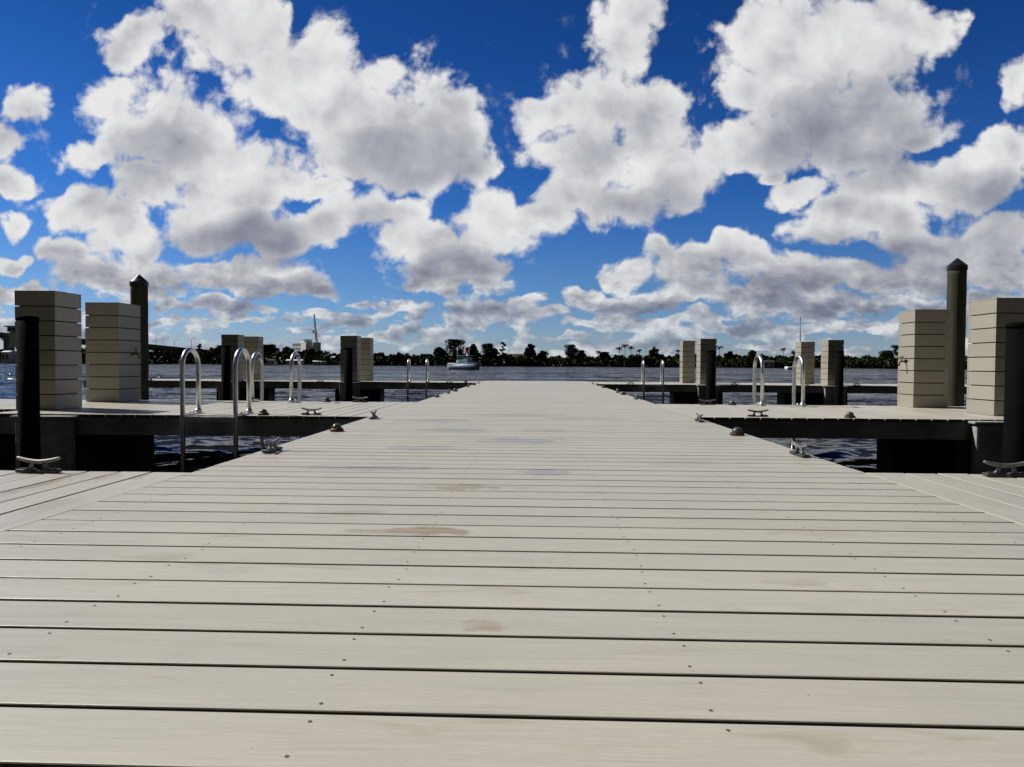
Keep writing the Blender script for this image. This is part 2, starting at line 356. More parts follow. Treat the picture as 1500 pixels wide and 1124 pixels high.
def timber_mat():
    mt, nt, b = new_mat('weathered_timber')
    co = nt.node('ShaderNodeTexCoord', out=3)
    g = nt.noise(nt.vec('MULTIPLY', co, (26, 26, 1.2)), 1.0, 6, 0.65, dist=0.6)
    g2 = nt.noise(co, 2.0, 4, 0.6)
    c = nt.mix(nt.ramp(g, 0.3, 0.7), rgb(0.020, 0.020, 0.011), rgb(0.062, 0.058, 0.032))
    c = nt.mix(nt.ramp(g2, 0.35, 0.7, 0, 0.6), c, rgb(0.032, 0.040, 0.018))
    nt.l.new(c, b.inputs['Base Color']); b.inputs['Roughness'].default_value = 0.85
    bump(nt, b, g, 0.8, 0.01)
    return mt
MAT_TIMBER = timber_mat()
MAT_CAP = simple('black_pile_cap', (0.02, 0.02, 0.021), 0.28, 0.0, 0.2, 6.0)

def water_mat():
    mt, nt, b = new_mat('choppy_river_water')
    geo = nt.node('ShaderNodeNewGeometry', out=0)
    b.inputs['Base Color'].default_value = rgb(0.020, 0.020, 0.016)
    b.inputs['Roughness'].default_value = 0.07
    b.inputs['IOR'].default_value = 1.333
    b.inputs['Roughness'].default_value = 0.10
    st = nt.vec('MULTIPLY', geo, (0.70, 1.20, 1.0))
    n1 = nt.vec('SUBTRACT', nt.noise(st, 0.9, 2, 0.6, out=1), (0.5, 0.5, 0.5))
    n2 = nt.vec('SUBTRACT', nt.noise(st, 6.0, 3, 0.62, out=1), (0.5, 0.5, 0.5))
    cdist = nt.node('ShaderNodeVectorMath', dict(operation='LENGTH'), {0: geo}, out=1)
    farr = nt.ramp(cdist, 8.0, 60.0, 0.0, 1.0)
    sl_ = nt.vec('ADD', nt.scale(n1, nt.math('MULTIPLY_ADD', farr, 1.5, 0.35)), nt.scale(n2, nt.math('MULTIPLY_ADD', farr, 0.35, 0.95)))
    n0 = nt.vec('SUBTRACT', nt.noise(nt.vec('MULTIPLY', geo, (0.45, 1.5, 1.0)), 0.11, 3, 0.6, out=1), (0.5, 0.5, 0.5))
    sl_ = nt.vec('ADD', sl_, nt.scale(n0, nt.math('MULTIPLY_ADD', farr, 1.1, 0.25)))
    sl_ = nt.vec('MULTIPLY', sl_, (1.0, 1.0, 0.0))
    sl_ = nt.vec('ADD', sl_, (0.0, -0.19, 0.0))
    nrm = nt.node('ShaderNodeNewGeometry', out=1)
    nt.l.new(nt.vec('NORMALIZE', nt.vec('ADD', nrm, sl_)), b.inputs['Normal'])
    return mt
MAT_WATER = water_mat()

# ------------------------------------------------------------------ mesh builder
class MB:
    def __init__(self):
        self.v = []; self.f = []; self.mi = []; self.sm = []; self.g = []; self.hasg = False
    def add(self, vs, fs, mi=0, smooth=False, grain=None):
        o = len(self.v)
        self.v += [tuple(p) for p in vs]
        for f in fs:
            self.f.append(tuple(i + o for i in f)); self.mi.append(mi); self.sm.append(smooth)
        self.g += list(grain) if grain else [(p[0], p[1] + p[2], 0.0) for p in vs]
        return self
    def box(self, x0, x1, y0, y1, z0, z1, mi=0, ch=0.0):
        if ch <= 0:
            vs = [(x, y, z) for z in (z0, z1) for y in (y0, y1) for x in (x0, x1)]
            return self.add(vs, [(0, 2, 3, 1), (4, 5, 7, 6), (0, 1, 5, 4), (2, 6, 7, 3), (0, 4, 6, 2), (1, 3, 7, 5)], mi)
        bm = bmesh.new()
        bmesh.ops.create_cube(bm, size=1.0)
        for v in bm.verts:
            v.co = Vector(((x0 + x1) / 2 + v.co.x * (x1 - x0), (y0 + y1) / 2 + v.co.y * (y1 - y0), (z0 + z1) / 2 + v.co.z * (z1 - z0)))
        bmesh.ops.bevel(bm, geom=list(bm.edges), offset=ch, segments=2, affect='EDGES', profile=0.5)
        bm.verts.index_update()
        self.add([v.co for v in bm.verts], [[v.index for v in f.verts] for f in bm.faces], mi)
        bm.free(); return self
    def tube(self, pts, rad, seg=10, mi=0, caps=True, smooth=True):
        pts = [Vector(p) for p in pts]
        rr = rad if isinstance(rad, (list, tuple)) else [rad] * len(pts)
        vs = []; fs = []; n = len(pts)
        t0 = (pts[1] - pts[0]).normalized()
        a = Vector((0, 0, 1)) if abs(t0.z) < 0.9 else Vector((1, 0, 0))
        u = t0.cross(a).normalized()
        for i in range(n):
            t = (pts[min(i + 1, n - 1)] - pts[max(i - 1, 0)]).normalized()
            u = (u - t * u.dot(t)).normalized(); w = t.cross(u)
            for k in range(seg):
                an = 2 * math.pi * k / seg
                vs.append(pts[i] + (u * math.cos(an) + w * math.sin(an)) * rr[i])
        for i in range(n - 1):
            for k in range(seg):
                k2 = (k + 1) % seg
                fs.append((i * seg + k, i * seg + k2, (i + 1) * seg + k2, (i + 1) * seg + k))
        self.add(vs, fs, mi, smooth)
        if caps:
            o = len(self.v) - n * seg
            self.f.append(tuple(o + k for k in reversed(range(seg)))); self.mi.append(mi); self.sm.append(False)
            self.f.append(tuple(o + (n - 1) * seg + k for k in range(seg))); self.mi.append(mi); self.sm.append(False)
        return self
    def lathe(self, prof, cx=0, cy=0, seg=20, mi=0, smooth=True):
        vs = []; fs = []; n = len(prof)
        for r_, z in prof:
            for k in range(seg):
                an = 2 * math.pi * k / seg
                vs.append((cx + r_ * math.cos(an), cy + r_ * math.sin(an), z))
        for i in range(n - 1):
            for k in range(seg):
                k2 = (k + 1) % seg
                fs.append((i * seg + k, i * seg + k2, (i + 1) * seg + k2, (i + 1) * seg + k))
        self.add(vs, fs, mi, smooth)
        o = len(self.v) - n * seg
        self.f.append(tuple(o + k for k in reversed(range(seg)))); self.mi.append(mi); self.sm.append(False)
        self.f.append(tuple(o + (n - 1) * seg + k for k in range(seg))); self.mi.append(mi); self.sm.append(False)
        return self
    def build(self, name, mats, parent=None, grain=False):
        me = bpy.data.meshes.new(name)
        me.from_pydata(self.v, [], self.f)
        for mt in (mats if isinstance(mats, (list, tuple)) else [mats]): me.materials.append(mt)
        me.polygons.foreach_set('material_index', self.mi)
        me.polygons.foreach_set('use_smooth', self.sm)
        if grain:
            a = me.attributes.new('grain', 'FLOAT_VECTOR', 'POINT')
            a.data.foreach_set('vector', np.array(self.g, dtype=np.float32).ravel())
        me.validate(); me.update()
        o = bpy.data.objects.new(name, me); COL.objects.link(o)
        if parent: o.parent = parent
        return o

def tag(o, label=None, cat=None, group=None, kind=None):
    if label: o['label'] = label
    if cat: o['category'] = cat
    if group: o['group'] = group
    if kind: o['kind'] = kind
    return o
def empty(name, loc, rz=0.0):
    o = bpy.data.objects.new(name, None); COL.objects.link(o)
    o.location = loc; o.rotation_euler = (0, 0, rz); o.empty_display_size = 0.2
    return o
def copy_tree(o, parent=None):
    c = o.copy(); COL.objects.link(c)
    if parent: c.parent = parent
    for ch in [x for x in SC.objects if x.parent == o]: copy_tree(ch, c)
    return c

# ------------------------------------------------------------------ deck boards
PITCH, BW, BT = 0.146, 0.1352, 0.026
def board(mb, a0, a1, c, axis, bid, w=BW, t=BT, z=0.0, screws=()):
    """one board along `axis` ('X' or 'Y') from a0 to a1, centred at c across, top at z, rounded top edges"""
    r_ = 0.0024; h = w / 2
    prof = [(-h, -t), (-h, -r_), (-h + r_ * 0.3, -r_ * 0.3), (-h + r_, 0), (h - r_, 0), (h - r_ * 0.3, -r_ * 0.3), (h, -r_), (h, -t)]
    vs = []; gr = []
    for a in (a0, a1):
        for p, q in prof:
            vs.append((a, c + p, z + q) if axis == 'X' else (c - p, a, z + q))
            gr.append((a + bid * 3.1, p + (q if q < -r_ * 1.5 else 0), bid))
    n = len(prof)
    fs = [(i, i + 1, n + i + 1, n + i) for i in range(n - 1)] + [(n - 1, 0, n, 2 * n - 1)]
    fs = [tuple(reversed(f)) for f in fs] + [tuple(range(n)), tuple(range(2 * n - 1, n - 1, -1))]
    mb.add(vs, fs, 0, False, gr)
    for q in range(n + 2):                      # shade painted dark on long sides / cut ends
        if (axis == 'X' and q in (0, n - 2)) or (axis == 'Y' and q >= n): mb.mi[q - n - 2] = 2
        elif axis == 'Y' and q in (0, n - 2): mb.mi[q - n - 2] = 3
    for (sa, sc_) in screws:
        vs = []; k = 8
        for i in range(k):
            an = 2 * math.pi * i / k
            p = (sa + 0.0031 * math.cos(an), sc_ + 0.0031 * math.sin(an))
            vs.append((p[0], p[1], z + 0.0006) if axis == 'X' else (p[1], p[0], z + 0.0006))
        f = tuple(range(k)) if axis == 'X' else tuple(reversed(range(k)))
        mb.add(vs, [f], 1, False)

# main walkway
HALF = 1.537
dock = tag(empty('floating_dock', (0, 0, 0)), 'long wide beige plank walkway running from the foreground out to the river', 'dock')
mb = MB()
y = 0.974 - 40 * PITCH + PITCH / 2
i = 0
while y < 21.35:
    jit = rng.uniform(-0.0006, 0.0006); sag = rng.uniform(-0.0004, 0.0003)
    sc_ = []
    if 0.3 < y < 4.0:
        for sx in (-1.36, -0.88, -0.31, 0.262, 0.83, 1.36):
            for s in (-0.045, 0.045):
                sc_.append((sx + rng.uniform(-0.008, 0.008), y + jit + s + rng.uniform(-0.004, 0.004)))
    board(mb, -HALF + rng.uniform(-0.002, 0.002), HALF + rng.uniform(-0.002, 0.002), y + jit, 'X', rng.random() * 50, z=sag, screws=sc_)
    y += PITCH; i += 1
mb.build('decking', [MAT_DECK, MAT_SCREW, MAT_SHADE], dock, grain=True)
mb = MB()
for sx in (-1, 1):
    x0, x1 = sorted((sx * 1.44, sx * 1.515)); mb.box(x0, x1, -4.8, 21.3, -0.19, -BT - 0.003)
for k in range(9): mb.box(-1.435, 1.435, -4.5 + k * 3.1, -4.42 + k * 3.1, -0.18, -0.11)
mb.build('frame', MAT_FRAME, dock)
for k in range(8):
    mb = MB(); mb.box(-1.3, 1.3, -4.2 + k * 3.2, -2.2 + k * 3.2, -1.0, -0.192, ch=0.04)
    mb.build('float', MAT_FLOAT, dock)

# finger piers: boards run along Y
def finger(side, x0, x1, y0, y1, label, floats, step=None, near_block=None, group='finger piers off the walkway'):
    """side -1/+1; |x| from x0 to x1; step=(|x|, dy): beyond |x| the near edge sets back"""
    t = tag(empty('finger_pier', (side * x0, y0, 0)), label, 'pier', group)
    ox, oy = side * x0, y0
    mb = MB(); x = x0 + 0.004; k = 0
    while x < x1:
        w = 0.172 if k == 0 else BW
        yy0 = y0 + (step[1] if step and x > step[0] else 0)
        c = side * (x + w / 2)
        scr = []
        if y1 < 10:
            for sy in (yy0 + 0.06, (yy0 + y1) / 2, y1 - 0.06):
                for s in (-0.045, 0.045): scr.append((sy + rng.uniform(-.006, .006) - oy, c + s - ox))
        board(mb, yy0 - oy + rng.uniform(-0.003, 0.003), y1 - oy + rng.uniform(-0.003, 0.003), c - ox, 'Y', rng.random() * 50, w=w, z=rng.uniform(-0.001, 0.001), screws=scr)
        x += w + 0.0108; k += 1
    mb.build('decking', [MAT_FDECK, MAT_SCREW, MAT_SHADE, MAT_EDGE], t, grain=True)
    mb = MB()
    a, b_ = sorted((side * (x0 + 0.01), side * (x - 0.01)))
    sx = side * (step[0] if step else x - 0.01)
    n0, n1 = sorted((side * (x0 + 0.01), sx))
    mb.box(n0 - ox, n1 - ox, 0.022, 0.075, -0.195, -BT - 0.003)
    mb.box(n0 - ox, n1 - ox, 0.012, 0.0225, -0.07, -BT - 0.004)
    if step:
        s0, s1 = sorted((sx, side * (x - 0.01)))
        mb.box(s0 - ox, s1 - ox, step[1] + 0.022, step[1] + 0.075, -0.195, -BT - 0.003)
    mb.box(a - ox, b_ - ox, y1 - oy - 0.075, y1 - oy - 0.022, -0.195, -BT - 0.003)
    k = 0
    xx = x0 + 0.6
    while xx < x - 0.1:
        c = side * xx - ox
        st = step[1] if step and xx > step[0] else 0
        mb.box(c - 0.03, c + 0.03, 0.08 + st, y1 - oy - 0.08, -0.16, -0.09); xx += 1.2
    e0, e1 = sorted((side * (x - 0.009), side * (x + 0.03)))
    mb.box(e0 - ox, e1 - ox, (step[1] if step else 0) + 0.02, y1 - oy - 0.02, -0.195, -BT - 0.003)
    mb.build('frame', MAT_FRAME, t)
    for (fx0, fx1, fy0, fy1) in floats:
        mb = MB(); mb.box(fx0 - ox, fx1 - ox, fy0 - oy, fy1 - oy, -1.0, -0.198, ch=0.04)
        mb.build('float', MAT_FLOAT, t)
    if near_block:
        bx0, bx1, by0, by1 = near_block
        mb = MB(); mb.box(bx0 - ox, bx1 - ox, by0 - oy, by1 - oy, -1.2, -0.035, ch=0.02)
        mb.box(bx0 - 0.03 - ox, bx1 + 0.03 - ox, by0 - 0.02 - oy, by1 - oy, -0.0345, -0.012, ch=0.006)
        mb.build('pile_guide', MAT_CONC, t)
    return t
finger(-1, 1.537, 9.0, 0.65, 3.10, 'near left finger pier with stained boards and the closest cleat', [(-4.6, -3.0, 0.9, 2.9), (-8, -6, 0.9, 2.9)])
finger(1, 1.537, 9.0, 0.65, 3.32, 'near right finger pier at the lower right picture edge', [(3.0, 4.6, 0.9, 3.0), (6, 8, 0.9, 3.0)])
finger(-1, 1.537, 7.4, 6.50, 9.06, 'left middle finger pier carrying two ladders and two clad pillars', [(-4.72, -3.95, 6.80, 7.2), (-5.95, -5.1, 8.5, 8.9), (-7.3, -5.4, 7.4, 8.8)], (5.2, 0.62), (-4.86, -4.33, 6.40, 6.49))
finger(1, 1.537, 8.5, 6.80, 9.08, 'right middle finger pier with white gaps along its near edge and two sunlit pillars', [(3.57, 4.18, 7.08, 7.5), (4.45, 5.3, 8.4, 8.8), (4.42, 7.5, 7.3, 8.7)], None, (4.12, 4.66, 6.70, 6.79))
finger(-1, 1.537, 12.35, 18.92, 20.75, 'far left finger pier at the end of the walkway with two pairs of dark pillars', [(-8.85, -7.4, 19.2, 19.8), (-5.53, -4.27, 19.2, 19.8), (-12.36, -12.15, 19.1, 20.4)], None, (-5.29, -4.74, 18.80, 18.91))
finger(1, 1.537, 12.3, 18.45, 20.80, 'far right finger pier at the end of the walkway with two pairs of pillars', [(3.66, 4.95, 18.75, 19.4), (6.56, 8.2, 18.75, 19.4)], None, (4.20, 4.72, 18.33, 18.44))
# second pile guides of the far arms
far_l = [o for o in SC.objects if o.name.startswith('finger_pier') and o.parent is None][4]
far_r = [o for o in SC.objects if o.name.startswith('finger_pier') and o.parent is None][5]
for t, bx0, bx1, by0, by1 in ((far_l, -8.62, -8.04, 18.80, 18.91), (far_r, 7.43, 7.97, 18.33, 18.44)):
    ox, oy = t.location.x, t.location.y
    mb = MB(); mb.box(bx0 - ox, bx1 - ox, by0 - oy, by1 - oy, -1.2, -0.035, ch=0.02)
    mb.box(bx0 - 0.03 - ox, bx1 + 0.03 - ox, by0 - 0.02 - oy, by1 - oy, -0.0345, -0.012, ch=0.006)
    mb.build('pile_guide', MAT_CONC, t)

# ------------------------------------------------------------------ clad pillars
def pillar(x0, x1, y0, y1, h, label, tap=None, pipe=None, group='composite clad pillars on the piers', z0=0.003):
    t = tag(empty('clad_pillar', ((x0 + x1) / 2, (y0 + y1) / 2, z0)), label, 'pillar', group)
    hx, hy = (x1 - x0) / 2, (y1 - y0) / 2
    n = 8; p = h / n; g = 0.0105
    mb = MB()
    for k in range(n):
        za, zb = k * p + (g if k else 0.0), (k + 1) * p
        bt = 0.025
        e = rng.uniform(-0.0008, 0.0008)
        for face in range(4):
            if face in (0, 2):
                s = -1 if face == 0 else 1
                vs_box = (-hx - e, hx + e, *(sorted((s * (hy + e), s * (hy - bt)))), za, zb)
            else:
                s = -1 if face == 1 else 1
                vs_box = (*(sorted((s * (hx + e - 0.0006), s * (hx - bt)))), -hy + bt + 0.0005, hy - bt - 0.0005, za, zb)
            o = len(mb.v)
            mb.box(*vs_box, ch=0.0022)
            bid = rng.random() * 50
            for q in range(o, len(mb.v)):
                v = mb.v[q]
                mb.g[q] = ((v[0] if face in (0, 2) else v[1]) + bid, v[2], bid)
    # lid
    o = len(mb.v)
    mb.box(-hx - 0.002, hx + 0.002, -hy - 0.002, hy + 0.002, h + 0.0005, h + 0.012, ch=0.003)
    for q in range(o, len(mb.v)): mb.g[q] = (mb.v[q][0], mb.v[q][1], 3.0)
    mb.build('cladding', MAT_CLAD, t, grain=True)
    MB().box(-hx + 0.028, hx - 0.028, -hy + 0.028, hy - 0.028, 0.002, h - 0.002).build('core', MAT_GAP, t)
    if tap:
        fx, yy_, zz = tap          # face sign, y offset, height
        s = fx
        mb = MB()
        X = s * hx
        mb.tube([(X - s * 0.004, yy_, zz), (X + s * 0.006, yy_, zz)], 0.026, 12)
        mb.tube([(X, yy_, zz), (X + s * 0.05, yy_, zz), (X + s * 0.075, yy_, zz - 0.01), (X + s * 0.085, yy_, zz - 0.035), (X + s * 0.085, yy_, zz - 0.06)], [0.011, 0.012, 0.012, 0.012, 0.014], 10)
        mb.tube([(X + s * 0.05, yy_, zz), (X + s * 0.05, yy_, zz + 0.05)], 0.007, 8)
        mb.tube([(X + s * 0.05, yy_ - 0.03, zz + 0.055), (X + s * 0.05, yy_ + 0.03, zz + 0.055)], [0.010, 0.010], 8)
        mb.build('tap', MAT_BRASS, t)
    if pipe:
        px, py = pipe
        mb = MB(); mb.tube([(px, py, 0.0), (px, py, h * 0.62)], 0.017, 10)
        for zz in (0.2, 0.45, 0.65): mb.box(px - 0.028, px + 0.028, py - 0.02, py + 0.012, zz, zz + 0.018, ch=0.003)
        mb.build('conduit', MAT_PIPE, t)
    return t
pillar(-5.325, -4.905, 7.04, 7.46, 1.205, 'tall dark shaded pillar behind the black pile at the left picture edge')
pillar(-5.555, -5.135, 8.52, 9.00, 1.215, 'brownish shaded pillar in front of the timber piling on the left', tap=(1, 0.05, 0.60))
pillar(4.655, 5.08, 7.30, 7.76, 1.185, 'sunlit pillar cut off by the right picture edge beside the black pile')
pillar(4.575, 4.985, 8.68, 9.06, 1.175, 'sunlit pillar with a brass tap in front of the timber piling on the right', tap=(-1, 0.0, 0.56), pipe=(0.225, 0.02))
pillar(-8.60, -8.14, 19.0, 19.42, 1.255, 'far dark pillar behind a black pile, farthest left of the far pillars')
pillar(-8.52, -8.06, 20.2, 20.6, 1.250, 'far shaded pillar half hidden behind the leftmost far dark pillar')
pillar(-5.33, -4.87, 19.05, 19.5, 1.240, 'far dark pillar with a black pile, left of the blue boat')
pillar(-5.14, -4.79, 20.25, 20.65, 1.232, 'far brown pillar just right of the dark one, left of the blue boat', tap=(-1, 0.0, 0.62))
pillar(4.34, 4.76, 18.75, 19.2, 1.192, 'far pillar with one sunlit side behind a black pile, right of the walkway end')
pillar(4.135, 4.48, 20.0, 20.4, 1.180, 'far brown and cream pillar nearest the walkway end on the right', tap=(-1, 0.0, 0.6))
pillar(7.60, 8.00, 18.6, 19.06, 1.172, 'far pillar with sunlit side and black pile, farthest right of the far pillars')
pillar(7.385, 7.765, 19.9, 20.35, 1.165, 'far brown pillar below the sailboat mast')

# ------------------------------------------------------------------ black guide piles
def guide_pile(x, y, r_, top, label):
    t = tag(empty('guide_pile', (x, y, -0.48)), label, 'pile', 'black guide piles')
    MB().tube([(0, 0, -2.0), (0, 0, top + 0.48)], r_, 24).build('sleeve', MAT_PILE, t)
    MB().lathe([(r_ + 0.006, 0), (r_ + 0.006, 0.03), (r_ * 0.9, 0.045), (r_ * 0.4, 0.055), (0.003, 0.057)], seg=24).build('cap', MAT_PILE, t).location = (0, 0, top + 0.48 - 0.03)
guide_pile(-4.525, 6.14, 0.084, 0.885, 'black round pile at the left picture edge in front of the tall pillar')
guide_pile(4.305, 6.42, 0.105, 0.875, 'black round pile at the right picture edge in front of the sunlit pillar')
guide_pile(-8.26, 18.52, 0.115, 0.95, 'far black pile standing at the leftmost pair of far pillars')
guide_pile(-4.97, 18.52, 0.115, 0.90, 'far black pile at the dark pillar left of the blue boat')
guide_pile(4.47, 18.15, 0.115, 0.87, 'far black pile at the pillar right of the walkway end')
guide_pile(7.66, 18.05, 0.10, 0.88, 'far black pile at the rightmost far pillar')

# ------------------------------------------------------------------ timber pilings
def timber(x, y, r_, top, label):
    t = tag(empty('timber_piling', (x, y, -0.48)), label, 'piling', 'timber pilings with pointed black caps')
    T = top + 0.48
    prof = [(r_ * 1.04, -2.0)]
    for k in range(24): prof.append((r_ * (1.0 + 0.02 * math.sin(k * 1.7) * 0.6), -0.2 + (T - 0.02 + 0.2) * k / 23))
    MB().lathe(prof, seg=28).build('shaft', MAT_TIMBER, t)
    c = MB().lathe([(r_ * 1.09, 0), (r_ * 1.09, 0.05), (r_ * 1.0, 0.062), (0.004, 0.155)], seg=28, smooth=False)
    c.build('cap', MAT_CAP, t).location = (0, 0, T - 0.05)
timber(-5.275, 9.22, 0.106, 1.56, 'dark timber piling with pointed black cap on the left')
timber(5.375, 9.22, 0.108, 1.785, 'tall olive timber piling with pointed black cap on the right')

# ------------------------------------------------------------------ ladders
def make_ladder():
    t = empty('dock_ladder', (0, 0, 0))
    rad = 0.0225; w = 0.5; top = 0.615; dep = 0.31
    for s in (-1, 1):
        x = s * w / 2
        pts = [(x, 0, -1.25), (x, 0, 0.0), (x, 0, top - dep / 2)]
        for k in range(1, 12):
            an = math.pi * k / 12
            pts.append((x, dep / 2 - dep / 2 * math.cos(an), top - dep / 2 + dep / 2 * math.sin(an)))
        pts += [(x, dep, top - dep / 2), (x, dep, 0.01)]
        rail = MB().tube(pts, rad, 14).build('rail', MAT_ALU, t)
        mb = MB()
        mb.box(x - 0.035, x + 0.035, 0.10, dep + 0.045, 0.002, 0.012, ch=0.003)
        mb.tube([(x, dep, 0.012), (x, dep, 0.04)], [0.036, 0.029], 12)
        for yb in (0.14, 0.20): mb.tube([(x, yb, 0.012), (x, yb, 0.026)], 0.011, 6)
        mb.build('foot_plate', MAT_ALU, rail)
    for zz in (-0.02, -0.30, -0.58, -0.86):
        mb = MB().box(-w / 2 + 0.02, w / 2 - 0.02, -0.03, 0.03, zz - 0.012, zz + 0.012, ch=0.006)
        mb.build('rung', MAT_ALU, t)
    return t
lad = make_ladder()
LAD = [(-3.03, 6.44, 0, 'large bare metal ladder with rails reaching the water, nearest on the left'),
       (-3.335, 9.115, math.pi, 'metal ladder on the far edge of the left middle pier'),
       (3.055, 9.12, math.pi, 'metal ladder on the far edge of the right middle pier'),
       (-3.19, 18.86, 0, 'small far ladder left of the walkway end'),
       (3.06, 18.39, 0, 'small far ladder right of the walkway end')]
for i, (x, y, rz, lb) in enumerate(LAD):
    o = lad if i == 0 else copy_tree(lad)
    o.location = (x, y, 0.002); o.rotation_euler.z = rz
    tag(o, lb, 'ladder', 'metal dock ladders')

# ------------------------------------------------------------------ cleats
def make_cleat():
    t = empty('dock_cleat', (0, 0, 0))
    mb = MB()
    for s in (-1, 1):
        mb.box(min(s * 0.022, s * 0.118), max(s * 0.022, s * 0.118), -0.026, 0.026, 0.001, 0.021, ch=0.007)
    mb.box(-0.03, 0.03, -0.020, 0.020, 0.001, 0.010, ch=0.003)
    for s in (-1, 1): mb.tube([(s * 0.092, 0, 0.018), (s * 0.092, 0, 0.026)], 0.009, 6)
    mb.build('base', MAT_CLEATB, t)
    mb = MB()
    pts = []; rr = []
    for k in range(15):
        u = -1 + 2 * k / 14
        pts.append((u * 0.124, 0, 0.064 + 0.026 * abs(u) ** 1.8)); rr.append(0.0138 - 0.0045 * abs(u) ** 2)
    rr[0] = rr[-1] = 0.004
    pts.insert(1, (-0.121, 0, 0.0885)); rr.insert(1, 0.0085); pts.insert(-1, (0.121, 0, 0.0885)); rr.insert(-1, 0.0085)
    mb.tube(pts, rr, 12)
    for s in (-1, 1):
        mb.tube([(s * 0.052, 0, 0.015), (s * 0.046, 0, 0.028), (s * 0.040, 0, 0.045), (s * 0.036, 0, 0.066)], [0.020, 0.012, 0.010, 0.013], 10)
    mb.build('horn', MAT_GALV, t)
    return t
CL = make_cleat()
CLEATS = [(-2.20, 3.045, 0, 'cleat on the near left pier at the lower left, closest on that side'),
          (2.135, 3.25, 0, 'cleat on the near right pier, cut by the right picture edge'),
          (-1.46, 3.87, 90, 'cleat on the left walkway edge below the large ladder'),
          (1.46, 3.92, 90, 'cleat on the right walkway edge nearest the camera'),
          (-1.45, 6.28, 90, 'cleat on the left walkway edge at the corner of the middle pier'),
          (1.45, 6.26, 90, 'cleat on the right walkway edge at the corner of the middle pier'),
          (-2.14, 6.66, 0, 'cleat on the near edge of the left middle pier'),
          (2.17, 6.93, 0, 'cleat on the near edge of the right middle pier'),
          (-2.24, 8.94, 0, 'cleat on the far edge of the left middle pier near the far dark pillar'),
          (2.17, 8.95, 0, 'cleat on the far edge of the right middle pier below the far black pile'),
          (-1.47, 10.5, 90, 'first cleat on the left walkway edge beyond the middle pier'),
          (1.47, 10.35, 90, 'first cleat on the right walkway edge beyond the middle pier'),
          (-1.47, 11.86, 90, 'second cleat on the left walkway edge beyond the middle pier'),
          (1.47, 12.7, 90, 'second cleat on the right walkway edge beyond the middle pier'),
          (-1.47, 15.35, 90, 'third cleat on the left walkway edge beyond the middle pier'),
          (1.47, 16.8, 90, 'third cleat on the right walkway edge beyond the middle pier'),
          (-1.47, 18.15, 90, 'last cleat on the left walkway edge before the far pier'),
          (1.47, 18.2, 90, 'last cleat on the right walkway edge before the far pier'),
          (-5.9, 19.1, 0, 'small cleat on the far left pier beside the dark pillar'),
          (5.2, 18.62, 0, 'small cleat on the far right pier right of the first far pillar'),
          (7.05, 18.62, 0, 'small cleat on the far right pier seen through the ladder'),
          (8.35, 18.62, 0, 'small cleat on the far right pier right of the last far pillar'),
          (-2.35, 19.1, 0, 'small cleat on the far left pier near the walkway'),
          (2.5, 18.62, 0, 'small cleat on the far right pier left of the far ladder')]
for i, (x, y, rz, lb) in enumerate(CLEATS):
    o = CL if i == 0 else copy_tree(CL)
    o.location = (x, y, 0.002); o.rotation_euler.z = R(rz + rng.uniform(-3, 3)); o.scale = (0.82, 0.85, 0.74)
    tag(o, lb, 'cleat', 'metal dock cleats')

# ------------------------------------------------------------------ dome deck lights
def make_light():
    t = empty('deck_light', (0, 0, 0))
    MB().lathe([(0.050, 0.001), (0.050, 0.012), (0.046, 0.017), (0.038, 0.022)], seg=18).build('base', MAT_BRONZE, t)
    MB().lathe([(0.036, 0.0), (0.035, 0.012), (0.029, 0.024), (0.018, 0.032), (0.004, 0.036)], seg=18).build('lens', MAT_DOME, t).location = (0, 0, 0.021)
    return t
DL = make_light()
LIGHTS = [(-1.44, 5.07, 'bronze dome light on the left walkway edge in the near slip'),
          (1.44, 5.05, 'bronze dome light on the right walkway edge in the near slip'),
          (-2.58, 6.60, 'dome light on the near edge of the left middle pier'),
          (3.04, 6.90, 'dome light on the near edge of the right middle pier'),
          (-2.68, 8.97, 'dome light on the far edge of the left middle pier'),
          (2.49, 8.98, 'dome light on the far edge of the right middle pier'),
          (-1.46, 12.78, 'small dome light on the left walkway edge in the far slip'),
          (1.47, 11.84, 'small dome light on the right walkway edge in the far slip'),
          (-1.46, 16.64, 'farthest dome light on the left walkway edge'),
          (1.48, 15.32, 'farthest dome light on the right walkway edge'),
          (-10.6, 19.05, 'tiny dome light on the far left pier seen beside the timber piling'),
          (-1.9, 19.05, 'tiny dome light on the far left pier beside the walkway end')]
for i, (x, y, lb) in enumerate(LIGHTS):
    o = DL if i == 0 else copy_tree(DL)
    o.location = (x, y, 0.002); tag(o, lb, 'dock light', 'dome lights along the deck edges')

